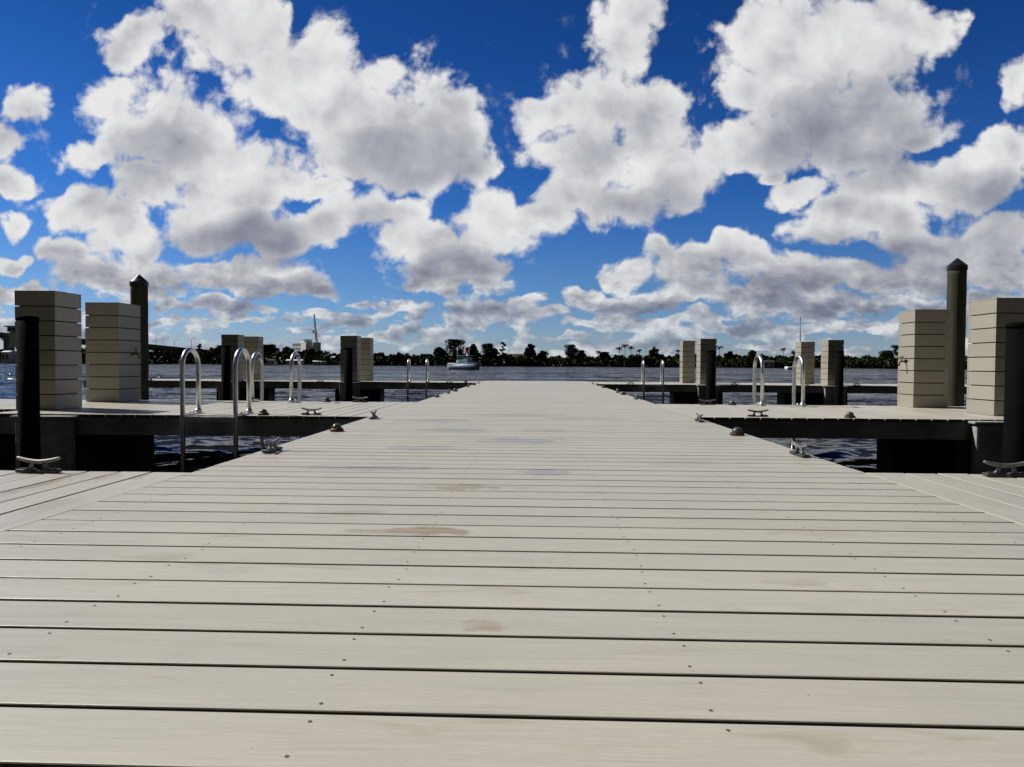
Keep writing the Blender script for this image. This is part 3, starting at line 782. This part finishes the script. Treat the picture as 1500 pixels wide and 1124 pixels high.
# ------------------------------------------------------------------ water
WZ = -0.60
def make_water():
    rings = [0.9]
    while rings[-1] < 60: rings.append(rings[-1] * 1.0115)
    while rings[-1] < 9000: rings.append(rings[-1] * 1.06)
    rings = np.array(rings)
    az = np.concatenate([np.linspace(-50, 50, 420), np.linspace(50, 310, 90)[1:-1]])
    az = np.radians(az)
    A, RR = np.meshgrid(az, rings)
    X = RR * np.sin(A); Y = RR * np.cos(A)
    Z = np.zeros_like(X)
    g = np.random.default_rng(5)
    spacing = np.gradient(rings)[:, None]
    waves = []
    for k in range(90):
        lam = 0.10 * (8.0 ** g.random())
        th = R(-35) + g.normal(0, 0.55)
        amp = 0.0070 * lam * g.uniform(0.6, 1.3)
        waves.append((lam, th, amp, g.uniform(0, 6.28)))
    for lam, th, amp, ph in waves:
        kx, ky = math.sin(th) * 2 * math.pi / lam, math.cos(th) * 2 * math.pi / lam
        fade = np.clip((lam / spacing - 3.0) / 4.0, 0, 1) * np.clip((90 - RR) / 60, 0, 1)
        s = np.sin(kx * X + ky * Y + ph)
        Z += amp * fade * (s + 0.25 * np.cos(2 * (kx * X + ky * Y + ph)))
    n, mm = X.shape
    vs = np.stack([X, Y, Z + WZ], -1).reshape(-1, 3)
    idx = np.arange(n * mm).reshape(n, mm)
    q = np.stack([idx[:-1, :], np.roll(idx, -1, 1)[:-1, :], np.roll(idx, -1, 1)[1:, :], idx[1:, :]], -1).reshape(-1, 4)
    q = q[:, ::-1]
    me = bpy.data.meshes.new('water')
    me.vertices.add(len(vs)); me.vertices.foreach_set('co', vs.astype(np.float32).ravel())
    me.loops.add(q.size); me.loops.foreach_set('vertex_index', q.astype(np.int32).ravel())
    me.polygons.add(len(q)); me.polygons.foreach_set('loop_start', np.arange(0, q.size, 4, dtype=np.int32))
    me.polygons.foreach_set('loop_total', np.full(len(q), 4, dtype=np.int32))
    me.update(calc_edges=True); me.validate()
    me.polygons.foreach_set('use_smooth', np.ones(len(q), dtype=bool))
    # close the small hole under the camera
    me.materials.append(MAT_WATER)
    o = bpy.data.objects.new('water', me); COL.objects.link(o); tag(o, kind='structure')
make_water()
# ------------------------------------------------------------------ far shore
def foliage_mat(name, c, c2):
    mt, nt, b = new_mat(name)
    geo = nt.node('ShaderNodeNewGeometry', out=0)
    n = nt.noise(geo, 0.35, 3, 0.6)
    rnd = nt.n.new('ShaderNodeNewGeometry').outputs['Random Per Island']
    f = nt.math('MULTIPLY_ADD', rnd, 0.6, nt.math('MULTIPLY', n, 0.5))
    nt.l.new(nt.mix(f, rgb(*c), rgb(*c2)), b.inputs['Base Color'])
    b.inputs['Roughness'].default_value = 0.75; b.inputs['Specular IOR Level'].default_value = 0.0
    return mt
MAT_MANG = foliage_mat('mangrove_leaves', (0.022, 0.036, 0.012), (0.045, 0.063, 0.020))
MAT_LEAF = foliage_mat('dark_tree_leaves', (0.015, 0.023, 0.009), (0.033, 0.045, 0.016))
MAT_LEAF2 = foliage_mat('olive_tree_leaves', (0.013, 0.017, 0.006), (0.032, 0.036, 0.013))
MAT_PALM = foliage_mat('palm_fronds', (0.012, 0.017, 0.008), (0.030, 0.036, 0.014))
MAT_BARK = simple('dark_bark', (0.075, 0.062, 0.048), 0.9, 0, 0.3, 2.0)
MAT_LAND = simple('muddy_shore_ground', (0.018, 0.022, 0.010), 0.95, 0, 0.3, 0.2)
MAT_WHITE = simple('white_render', (0.74, 0.75, 0.75), 0.7, 0, 0.08, 0.6)
MAT_BLUEGREY = simple('blue_grey_wall', (0.52, 0.60, 0.64), 0.7, 0, 0.08, 0.6)
MAT_GLASS = simple('dark_window_glass', (0.03, 0.045, 0.055), 0.12, 0, 0.1, 2.0)
MAT_ROOFR = simple('brown_roof', (0.045, 0.028, 0.022), 0.9, 0, 0.2, 2.0)
MAT_BRIDGE = simple('bridge_concrete', (0.13, 0.13, 0.13), 0.85, 0, 0.2, 0.3)
MAT_STEEL = simple('dark_painted_steel', (0.10, 0.11, 0.13), 0.5, 0.3, 0.15, 1.0)
MAT_CRANE = simple('blue_crane_paint', (0.035, 0.06, 0.14), 0.5, 0.2, 0.15, 1.0)
MAT_HULL = simple('blue_grey_hull_paint', (0.20, 0.33, 0.52), 0.3, 0, 0.12, 1.5)
MAT_BOATW = simple('boat_white_gelcoat', (0.80, 0.82, 0.83), 0.3, 0, 0.06, 2.0)
MAT_BOATB = simple('boat_cabin_teal', (0.20, 0.38, 0.46), 0.4, 0, 0.1, 2.0)
MAT_RED = simple('flag_red', (0.45, 0.05, 0.07), 0.8)
MAT_NAVY = simple('flag_navy', (0.04, 0.05, 0.18), 0.8)
MAT_FLAGW = simple('flag_white', (0.7, 0.7, 0.7), 0.8)

npr = np.random.default_rng(3)
def leaf_mesh(name, centers, sizes, mat, parent=None, flat=0.6):
    n = len(centers)
    nrm = npr.normal(size=(n, 3)); nrm[:, 2] = np.abs(nrm[:, 2]) * flat + 0.2
    nrm /= np.linalg.norm(nrm, axis=1)[:, None]
    a = npr.normal(size=(n, 3)); u = np.cross(nrm, a); u /= np.linalg.norm(u, axis=1)[:, None]; w = np.cross(nrm, u)
    s = np.asarray(sizes)[:, None]
    el = npr.uniform(0.5, 0.9, size=(n, 1))
    c = np.asarray(centers)
    vs = np.stack([c - u * s, c - w * s * el, c + u * s, c + w * s * el], 1).reshape(-1, 3)
    me = bpy.data.meshes.new(name)
    me.vertices.add(4 * n); me.vertices.foreach_set('co', vs.astype(np.float32).ravel())
    me.loops.add(4 * n); me.loops.foreach_set('vertex_index', np.arange(4 * n, dtype=np.int32))
    me.polygons.add(n); me.polygons.foreach_set('loop_start', np.arange(0, 4 * n, 4, dtype=np.int32)); me.polygons.foreach_set('loop_total', np.full(n, 4, dtype=np.int32))
    me.update(calc_edges=True); me.validate()
    me.materials.append(mat)
    o = bpy.data.objects.new(name, me); COL.objects.link(o)
    if parent: o.parent = parent
    return o

SH = 400.0
def shore_y(x): return SH + 6 * math.sin(x * 0.021) + 3 * math.sin(x * 0.083 + 1)
mb = MB(); vs = []; fs = []
xs = list(range(-3000, -800, 200)) + list(range(-800, 801, 10)) + list(range(1000, 3001, 200))
for x in xs:
    b_ = shore_y(x)
    vs += [(x, b_ - 2.5, WZ - 0.6), (x, b_ + 0.5, WZ + 0.35), (x, b_ + 40, WZ + 1.0), (x, 4000, WZ + 3.0)]
for i in range(len(xs) - 1):
    for k in range(3): fs.append((i * 4 + k, (i + 1) * 4 + k, (i + 1) * 4 + k + 1, i * 4 + k + 1))
mb.add(vs, fs); tag(mb.build('far_shore', MAT_LAND), kind='structure')

# mangrove belt: height profile along the shore
PROF = [(-900, 8), (-420, 8), (-310, 7.6), (-292, 9.2), (-250, 9.0), (-215, 9.0), (-180, 9.8), (-155, 10.0), (-132, 8.2), (-118, 7.6), (-88, 7.0), (-62, 6.8), (-45, 7.2), (-25, 7.2), (-10, 6.2), (8, 6.0), (30, 6.6), (45, 6.8),
        (60, 7.2), (80, 7.6), (105, 7.2), (125, 7.2), (150, 7.0), (175, 6.8), (205, 7.2), (300, 8), (900, 9)]
def prof_h(x): return np.interp(x, [p[0] for p in PROF], [p[1] for p in PROF])
N = 85000
x = npr.uniform(-620, 620, N)
h = prof_h(x) * (0.86 + 0.10 * np.sin(x * 0.55 + 1.3 * np.sin(x * 0.13)) + 0.07 * np.sin(x * 1.35 + 2) + 0.05 * np.sin(x * 2.9))
dep = npr.uniform(0, 1, N)
zt = h * (0.25 + 0.75 * np.sqrt(np.clip(dep * 1.7, 0, 1)))
z = zt * np.where(npr.random(N) < 0.6, npr.uniform(0.05, 1.0, N), npr.uniform(0.85, 1.03, N))
y = SH + 6 * np.sin(x * 0.021) + 3 * np.sin(x * 0.083 + 1) + 0.5 + dep * 13
tag(leaf_mesh('mangrove_belt', np.stack([x, y, z + WZ + 0.2], 1), npr.uniform(0.45, 1.15, N), MAT_MANG), kind='stuff')

def tree(x, top, w, kind, label, yoff=9.0, sparse=1.0, group='trees rising above the far mangroves'):
    y = shore_y(x) + yoff
    t = tag(empty('pine_tree' if kind == 'pine' else 'broadleaf_tree', (x, y, WZ + 0.6)), label, 'tree', group)
    H = top - WZ - 0.6
    mb = MB()
    mb.tube([(0, 0, -0.5), (0.1, 0, H * 0.35), (0.25, 0.1, H * 0.62), (0.2, 0.1, H * 0.85)], [0.34, 0.26, 0.18, 0.06], 8)
    cs = []; nb = 7 if kind != 'pine' else 9
    for k in range(nb):
        a = rng.uniform(0, 6.28); f = rng.uniform(0.45, 0.95)
        rr = w * 0.5 * rng.uniform(0.25, 0.8) * (1.25 - f * 0.55)
        c = Vector((math.cos(a) * rr, math.sin(a) * rr * 0.8, H * f))
        cs.append((c, w * rng.uniform(0.14, 0.26) * (0.62 if kind == 'pine' else 1.0)))
        mb.tube([(0.12, 0.05, H * f * 0.72), (c.x * 0.55, c.y * 0.55, H * f * 0.86), tuple(c)], [0.12, 0.08, 0.03], 6)
    cs.append((Vector((0.1, 0, H * 0.93)), w * 0.16))
    mb.build('trunk', MAT_BARK, t)
    pts = []; sz = []
    for c, r_ in cs:
        n = int(210 * sparse)
        q = npr.normal(size=(n, 3)); q /= np.linalg.norm(q, axis=1)[:, None]
        q *= (npr.random((n, 1)) ** 0.45) * r_ * np.array([[1.15, 1.1, 0.75]])
        p = q + np.array(c)
        p[:, 2] = np.minimum(p[:, 2], H + npr.normal(0, 0.15, n))
        pts.append(p); sz.append(npr.uniform(0.22, 0.5, n))
    if kind == 'broad':
        n = int(600 * sparse)
        q = npr.normal(size=(n, 3)); q /= np.linalg.norm(q, axis=1)[:, None]
        q *= (npr.random((n, 1)) ** 0.4) * np.array([[w * 0.42, w * 0.36, H * 0.27]])
        pts.append(q + np.array([0, 0, H * 0.6])); sz.append(npr.uniform(0.3, 0.6, n))
    leaf_mesh('crown', np.concatenate(pts), np.concatenate(sz), MAT_LEAF if rng.random() < 0.6 else MAT_LEAF2, t)
    return t
TREES = [(-46, 14.6, 15, 'broad', 'large wide dark tree behind the blue boat', 1.3), (-36, 12.2, 8, 'broad', 'round tree just right of the large tree behind the boat', 0.9),
         (-56, 10.2, 9, 'broad', 'low round tree on the left flank of the large tree behind the boat', 1.0),
         (-26.5, 12.3, 12, 'broad', 'cone shaped dark tree right of the blue boat', 1.4), (-19.5, 13.8, 6, 'pine', 'thin feathery pine right of the cone shaped tree', 0.35),
         (-3.6, 12.6, 8.5, 'broad', 'compact dome shaped dark tree beyond the middle of the walkway', 1.6), (3.5, 8.6, 7, 'broad', 'short tree right of the compact dome shaped tree', 1.0),
         (21, 12.4, 10.5, 'broad', 'olive rounded tree right of the walkway axis', 0.8), (27, 9.0, 6, 'broad', 'small tree on the right flank of the olive rounded tree', 0.8),
         (40, 8.0, 7, 'broad', 'low tree left of the far palms', 1.0), (69, 10.4, 7, 'broad', 'tree beyond the far right ladder', 1.0), (69.5, 12.0, 2.5, 'pine', 'thin spire shaped pine above the far right ladder', 0.4),
         (112, 8.8, 8, 'broad', 'low tree right of the first far pillars on the right', 1.0), (124, 9.6, 7, 'broad', 'tree beyond the ladder of the right middle pier', 1.0),
         (151, 9.4, 7, 'broad', 'tree between the two rightmost far pillars', 1.0), (199.5, 12.8, 8, 'pine', 'open feathery tree left of the right sunlit pillar', 0.45), (196, 9.5, 9, 'broad', 'bushy tree at the foot of the open feathery tree', 0.8),
         (-200.5, 12.2, 3.5, 'pine', 'narrow spire tree at the foot of the bridge ramp', 0.6), (-187, 10.8, 9, 'broad', 'tree just left of the leftmost far pillar', 1.2), (-158, 11.4, 10, 'broad', 'tree left of the white hotel', 1.2),
         (-147, 10.2, 9, 'broad', 'tree in front of the left end of the white hotel', 1.2), (-131, 8.8, 9, 'broad', 'tree in front of the middle of the white hotel', 1.0)]
for (x, top, w, kind, lb, sp) in TREES: tree(x, top, w, kind, lb, sparse=sp)

def palm(x, top, label, n=18, L=2.4, lean=0.0):
    y = shore_y(x) + 7.0
    t = tag(empty('palm_tree', (x, y, WZ + 0.6)), label, 'palm', 'palms on the far shore')
    H = top - WZ - 0.6 - 0.7
    MB().tube([(0, 0, -0.5), (lean * 0.3, 0, H * 0.5), (lean, 0, H)], [0.22, 0.17, 0.15], 8).build('trunk', MAT_BARK, t)
    mb = MB()
    for k in range(n):
        a = 2 * math.pi * k / n + rng.uniform(-0.2, 0.2); up = rng.uniform(-0.25, 1.1); ll = L * rng.uniform(0.8, 1.1)
        pts = []
        for i in range(6):
            s = i / 5
            rr = ll * s * math.cos(up * (1 - s * 0.4)); zz = ll * (math.sin(up) * s - 0.55 * s * s)
            pts.append(Vector((lean + math.cos(a) * rr, math.sin(a) * rr, H + zz)))
        side = Vector((-math.sin(a), math.cos(a), 0))
        ws = [0.05, 0.34, 0.42, 0.38, 0.26, 0.04]
        vs = []
        for p, w_ in zip(pts, ws): vs += [p + side * w_ - Vector((0, 0, w_ * 0.6)), p, p - side * w_ - Vector((0, 0, w_ * 0.6))]
        fs = []
        for i in range(5):
            fs += [(i * 3, i * 3 + 1, i * 3 + 4, i * 3 + 3), (i * 3 + 1, i * 3 + 2, i * 3 + 5, i * 3 + 4)]
        mb.add(vs, fs)
    mb.build('crown', MAT_PALM, t)
PALMS = [(48.0, 10.8, 'left palm of the palm cluster right of the walkway'), (51.5, 12.6, 'tallest palm in the middle of the cluster right of the walkway'), (55.0, 11.6, 'right palm of the palm cluster right of the walkway'),
         (60.0, 9.8, 'single palm between the palm cluster and the far right ladder'), (106, 12.0, 'palm beside the first far pillar on the right'), (141.5, 11.2, 'lone palm left of the far pillar below the mast'), (36, 8.9, 'short palm left of the palm cluster'), (83, 9.8, 'palm just left of the first far pillar on the right')]
for i, (x, top, lb) in enumerate(PALMS): palm(x, top, lb, L=2.9 if i in (0, 1, 2, 4) else 2.2)

# ------------------------------------------------------------------ hotel, crane, shore buildings
def building(name, x0, x1, y0, y1, z0, z1, rows, cols, mat, label, cat, parapet=0.8):
    t = tag(empty(name, ((x0 + x1) / 2, y0, z0)), label, cat)
    w = (x1 - x0) / 2; D_ = y1 - y0; H = z1 - z0
    mb = MB(); mb.box(-w, w, 0, D_, 0, H)
    for r_ in range(rows): mb.box(-w - 0.15, w + 0.15, -0.25, -0.003, H * (r_ + 1) / rows - 0.35, H * (r_ + 1) / rows - 0.05)
    mb.build('wall', mat, t)
    MB().box(-w - 0.2, w + 0.2, -0.3, D_ + 0.2, H + 0.003, H + parapet).build('roof', mat, t)
    cw, rh = 2 * w / cols, H / rows
    for r_ in range(rows):
        for c in range(cols):
            xa = -w + c * cw + cw * 0.2
            MB().box(xa, xa + cw * 0.6, -0.06, -0.004, r_ * rh + rh * 0.25, r_ * rh + rh * 0.78).build('window', MAT_GLASS, t)
    return t
ho = building('hotel_block', -200, -172, 560, 572, 1.0, 16.6, 5, 9, MAT_BLUEGREY, 'pale blue grey hotel block above the trees on the left', 'hotel')
ho.rotation_euler.z = R(-48); ho.location.x = -192; ho.location.y = 566
mb = MB(); mb.box(4.5, 14.3, -0.8, 9, 0, 15.4); mb.build('stair_tower', MAT_WHITE, ho)
mb = MB(); mb.box(-6.6, 2.2, 3, 10, 16.45, 18.9); mb.box(-7.0, 2.6, 2.6, 10.4, 18.903, 19.2); mb.build('penthouse', MAT_WHITE, ho)
mb = MB(); mb.tube([(16.5, 4, 0), (16.5, 4, 17.0)], 0.25, 8); mb.tube([(16.5, 4, 17.0), (14.8, 4, 17.5)], 0.2, 8); mb.build('chimney', MAT_WHITE, ho)

cr = tag(empty('construction_crane', (-184.5, 590, 1.0)), 'blue lattice boom crane rising behind the hotel', 'crane')
mb = MB()
b0, b1 = Vector((0.5, 0, 2.5)), Vector((-3.0, 0, 41.2))
wv, dv = Vector((0.75, 0, 0.07)), Vector((0, 0.75, 0))
cor = [wv + dv, wv - dv, -wv - dv, -wv + dv]
for c in cor: mb.tube([b0 + c, b1 + c * 0.45], 0.16, 6)
for k in range(26):
    f0, f1 = k / 26, (k + 1) / 26
    for i in range(4):
        c, c2 = cor[i], cor[(i + 1) % 4]
        mb.tube([b0.lerp(b1, f0) + c * (1 - .55 * f0), b0.lerp(b1, f1) + c2 * (1 - .55 * f1)], 0.07, 4)
mb.build('boom', MAT_CRANE, cr)
mb = MB(); mb.tube([(-3.2, 0, 41.2), (-3.6, 0, 27.5)], 0.07, 5); mb.build('hoist_cable', MAT_STEEL, cr)
mb = MB(); mb.box(-4.2, -3.0, -0.5, 0.5, 25.6, 27.5, ch=0.2); mb.tube([(-3.6, 0, 25.6), (-3.6, 0, 24.9), (-3.2, 0, 24.6), (-3.0, 0, 25.0)], 0.14, 6); mb.build('hook_block', MAT_STEEL, cr)
mb = MB(); mb.box(-1.5, 5.5, -1.8, 1.8, 0.9, 3.4, ch=0.15); mb.box(-3.2, -1.55, -1.5, 0.2, 0.9, 3.2, ch=0.15); mb.build('cab', MAT_CRANE, cr)
mb = MB(); mb.box(-3.5, 3.5, -2.6, -1.4, 0, 0.85, ch=0.3); mb.box(-3.5, 3.5, 1.4, 2.6, 0, 0.85, ch=0.3); mb.build('crawler_track', MAT_STEEL, cr)

def shed(x, y, w, d_, h, label, mat, roof, gable=1.2):
    t = tag(empty('shore_house', (x, y, WZ + 0.45)), label, 'house', 'small white buildings along the far shore')
    mb = MB(); mb.box(-w / 2, w / 2, 0, d_, 0, h); mb.build('wall', mat, t)
    hw = w / 2 + 0.3
    MB().add([(-hw, -0.3, h), (hw, -0.3, h), (hw, d_ + .3, h), (-hw, d_ + .3, h), (-hw, d_ / 2, h + gable), (hw, d_ / 2, h + gable)],
             [(0, 1, 5, 4), (2, 3, 4, 5), (0, 4, 3), (1, 2, 5), (3, 2, 1, 0)]).build('roof', roof, t)
    n = max(2, int(w / 2.2))
    for k in range(n):
        xa = -w / 2 + (k + 0.3) * w / n
        MB().box(xa, xa + w / n * 0.4, -0.05, -0.004, h * 0.3, h * 0.75).build('window', MAT_GLASS, t)
shed(-137, 394.5, 9, 4, 2.2, 'low white boathouse on the shore below the hotel', MAT_WHITE, MAT_WHITE, 0.7)
shed(-123, 395.5, 7, 4, 1.8, 'low pale boathouse right of the hotel on the shore', MAT_WHITE, MAT_WHITE, 0.5)
shed(-150.5, 395, 4, 4, 2.2, 'small white hut on the shore left of the hotel ladder', MAT_WHITE, MAT_ROOFR, 0.8)
shed(-115.5, 396.5, 2.0, 3, 4.2, 'narrow white hut just left of the far dark pillar', MAT_WHITE, MAT_WHITE, 0.6)
shed(-267, 396, 4.5, 5, 6.2, 'tall white house seen between the two left pillars', MAT_WHITE, MAT_WHITE, 0.8)
shed(-306.5, 397, 4.5, 5, 6.2, 'tall white house under the bridge at the left picture edge', MAT_WHITE, MAT_WHITE, 0.8)
shed(-11, 413, 14, 7, 5.0, 'house with a brown hip roof right of the cone shaped tree', MAT_WHITE, MAT_ROOFR, 2.0)
shed(130, 398, 6, 5, 3.0, 'pale green house beyond the ladder on the right', MAT_BLUEGREY, MAT_ROOFR, 1.0)

# ------------------------------------------------------------------ bridge
br = tag(empty('river_bridge', (-300, 520, WZ)), 'dark high bridge sloping down to the shore on the left', 'bridge')
def bz(x): return float(np.interp(x, [-900, -520, -405, -292, -253, -215], [27, 26.0, 21.6, 13.4, 9.6, 7.5])) - WZ
xs = [-900, -800, -700, -600, -520, -480, -440, -405, -370, -330, -292, -270, -253, -235, -215]
def strip(dz0, dz1, ya, yb, nm, mat):
    vs = []; fs = []
    for x in xs:
        z = bz(x); X = x + 300
        vs += [(X, ya, z + dz0), (X, yb, z + dz0), (X, yb, z + dz1), (X, ya, z + dz1)]
    for i in range(len(xs) - 1):
        for k in range(4):
            k2 = (k + 1) % 4
            fs.append((i * 4 + k, i * 4 + k2, (i + 1) * 4 + k2, (i + 1) * 4 + k))
    n = len(xs) - 1
    fs += [(3, 2, 1, 0), (n * 4, n * 4 + 1, n * 4 + 2, n * 4 + 3)]
    MB().add(vs, fs).build(nm, mat, br)
strip(-1.0, 0.0, -0.5, 12.5, 'deck', MAT_BRIDGE)
strip(-3.6, -1.003, 1.5, 10.5, 'girder', MAT_BRIDGE)
strip(0.003, 1.1, -0.5, -0.2, 'parapet', MAT_BRIDGE)
for x in (-860, -780, -700, -620, -545, -470, -403, -368, -335, -302, -275, -250):
    z = bz(x) - 3.6
    mb = MB(); mb.box(x + 300 - 1.5, x + 300 + 1.5, 2, 10, -3, z - 1.203, ch=0.2); mb.box(x + 300 - 2.0, x + 300 + 2.0, 1, 11, z - 1.2, z - 0.003)
    mb.build('pier', MAT_BRIDGE, br)
for x, hh in ((-560, 9), (-500, 9), (-440, 9), (-340, 8.5), (-312, 8), (-285.5, 8.2), (-271.5, 6.0), (-258.4, 8.2)):
    z = bz(x)
    mb = MB(); mb.tube([(x + 300, 0.5, z - 0.2), (x + 300, 0.5, z + hh), (x + 300.4, 0.9, z + hh + 0.3), (x + 301.8, 2.5, z + hh + 0.4)], [0.16, 0.12, 0.1, 0.09], 6)
    mb.box(x + 301.5, x + 302.3, 2.2, 3.2, z + hh + 0.32, z + hh + 0.5)
    mb.build('street_lamp', MAT_STEEL, br)
mb = MB(); zt = 27.2 - WZ
mb.box(-100, -82, -6, -0.9, 11.5 - WZ, zt - 4.5, ch=0.3); mb.box(-101, -81, -7, -0.9, zt - 4.497, zt - 0.8, ch=0.2)
mb.box(-102.5, -79.5, -8.5, -0.6, zt - 0.797, zt, ch=0.1); mb.box(-84, -78, -5, -1, -3, 11.497 - WZ)
th = mb.build('tender_house', MAT_BLUEGREY, br); th.location.x = 6.5
for k in range(6): MB().box(-100.2 + k * 3.2, -97.9 + k * 3.2, -7.06, -7.004, zt - 3.8, zt - 1.4).build('window', MAT_GLASS, th)

# ------------------------------------------------------------------ motor boat
bo = tag(empty('motor_boat', (-14.4, 142, WZ), R(-32)), 'blue grey motor boat with a flag and tall antenna on the open river', 'boat')
def hull(mb, L, beam, sheer0, sheer1, draft, n=15, bow=1):
    rows = []
    for i in range(n):
        s = i / (n - 1); x = -L / 2 + L * s
        w = beam / 2 * (1.0 if s < 0.5 else math.sqrt(max(0, 1 - ((s - 0.5) / 0.5) ** 2.2))) * (0.9 + 0.1 * min(1, s * 4))
        w = max(w, 0.02)
        zs = sheer0 + (sheer1 - sheer0) * s ** 2
        xo = 0.5 * max(0, s - 0.7)
        rows.append([(x - xo * 0.6, -w * 0.15, -draft), (x - xo * 0.2, -w * 0.82, 0.02), (x + xo, -w, zs), (x + xo, w, zs), (x - xo * 0.2, w * 0.82, 0.02), (x - xo * 0.6, w * 0.15, -draft)])
    vs = [p for r_ in rows for p in r_]; fs = []
    for i in range(n - 1):
        for k in range(6):
            k2 = (k + 1) % 6
            if k == 2: continue
            fs.append((i * 6 + k, i * 6 + k2, (i + 1) * 6 + k2, (i + 1) * 6 + k))
    fs += [(5, 4, 3, 2, 1, 0), tuple((n - 1) * 6 + k for k in range(6))]
    dk = [(i * 6 + 2, i * 6 + 3, (i + 1) * 6 + 3, (i + 1) * 6 + 2) for i in range(n - 1)]
    mb.add(vs, fs + dk, 0, True)
    return rows
mb = MB(); rows = hull(mb, 7.0, 2.4, 1.15, 1.50, 0.4); mb.build('hull', MAT_HULL, bo)
mb = MB()
for s in (2, 3): mb.tube([(r_[s][0], r_[s][1] * 1.01, r_[s][2] + 0.03) for r_ in rows], 0.05, 6)
mb.box(-3.3, -1.4, -1.05, 1.05, 1.19, 1.42, ch=0.06); mb.build('deck_rail', MAT_BOATW, bo)
mb = MB(); mb.box(-1.1, 1.3, -0.85, 0.85, 1.25, 2.1, ch=0.08); mb.build('cabin', MAT_BOATB, bo)
mb = MB(); mb.box(0.25, 1.2, -0.80, 0.80, 2.103, 2.72, ch=0.1); mb.build('windscreen', MAT_BOATW, bo)
mb = MB(); mb.box(-1.3, 1.9, -0.95, 0.95, 2.95, 3.05, ch=0.03)
for xx, yy_ in ((-1.15, -.8), (-1.15, .8), (1.7, -.7), (1.7, .7)): mb.tube([(xx, yy_, 2.1 if xx < 0 else 1.4), (xx, yy_, 2.95)], 0.035, 6)
mb.build('hardtop', MAT_BOATB, bo)
mb = MB(); mb.tube([(-1.7, 0, 1.3), (-1.75, 0, 4.9)], [0.07, 0.04], 6); mb.box(-1.95, -1.5, -0.25, 0.25, 4.2, 4.4, ch=0.05); mb.tube([(-2.1, 0, 4.75), (-1.4, 0, 4.75)], 0.03, 5); mb.box(-1.86, -1.56, -.15, .15, 1.35, 2.0, ch=0.05)
mb.build('mast', MAT_BOATW, bo)
mb = MB(); mb.box(-3.75, -3.36, -0.25, 0.25, 0.5, 1.35, ch=0.08); mb.box(-3.66, -3.46, -0.12, 0.12, -0.5, 0.497, ch=0.03); mb.build('outboard_motor', MAT_STEEL, bo)
mb = MB(); mb.tube([(1.05, 0, 3.05), (1.2, 0, 5.2)], 0.03, 6); fp = mb.build('flag_pole', MAT_BOATW, bo)
mb = MB()
nx, ny = 10, 7
def fpnt(i, j): return (1.13 - 0.17 * i, 0.12 * math.sin(i * 0.9), 4.95 - 0.155 * j - 0.055 * i)
for i in range(nx):
    for j in range(ny):
        mi = 2 if (i < 4 and j < 4) else (0 if j % 2 == 0 else 1)
        mb.add([fpnt(i, j), fpnt(i + 1, j), fpnt(i + 1, j + 1), fpnt(i, j + 1)], [(0, 1, 2, 3)], mi, True)
mb.build('flag', [MAT_RED, MAT_FLAGW, MAT_NAVY], fp)
bo.scale = (1.06, 1.0, 0.95)

# ------------------------------------------------------------------ sailboat behind the far right pillar
sb = tag(empty('sailboat', (81.3, 220, WZ)), 'moored sailboat whose bare mast rises above the far brown pillar on the right', 'sailboat', None)
mb = MB(); rows = hull(mb, 8.5, 2.6, 1.0, 1.3, 0.5); mb.build('hull', MAT_BOATW, sb)
mb = MB(); mb.box(-1.5, 1.6, -0.8, 0.8, 1.1, 1.6, ch=0.15); mb.build('cabin', MAT_BOATW, sb)
mb = MB(); mb.tube([(0.1, 0, 1.1), (-0.1, 0, 16.4)], [0.13, 0.10], 8); mb.tube([(-0.05, -0.9, 10.5), (-0.05, 0.9, 10.5)], 0.05, 5); mb.tube([(0, 0, 2.3), (-3.6, 0, 2.4)], 0.09, 6); mb.build('mast', MAT_STEEL, sb)
mb = MB()
for e_ in ((4.2, 0, 1.3), (-4.1, 0, 1.0), (0, -1.2, 1.1), (0, 1.2, 1.1)): mb.tube([(-0.1, 0, 16.2), e_], 0.018, 4)
mb.build('rigging', MAT_STEEL, sb)
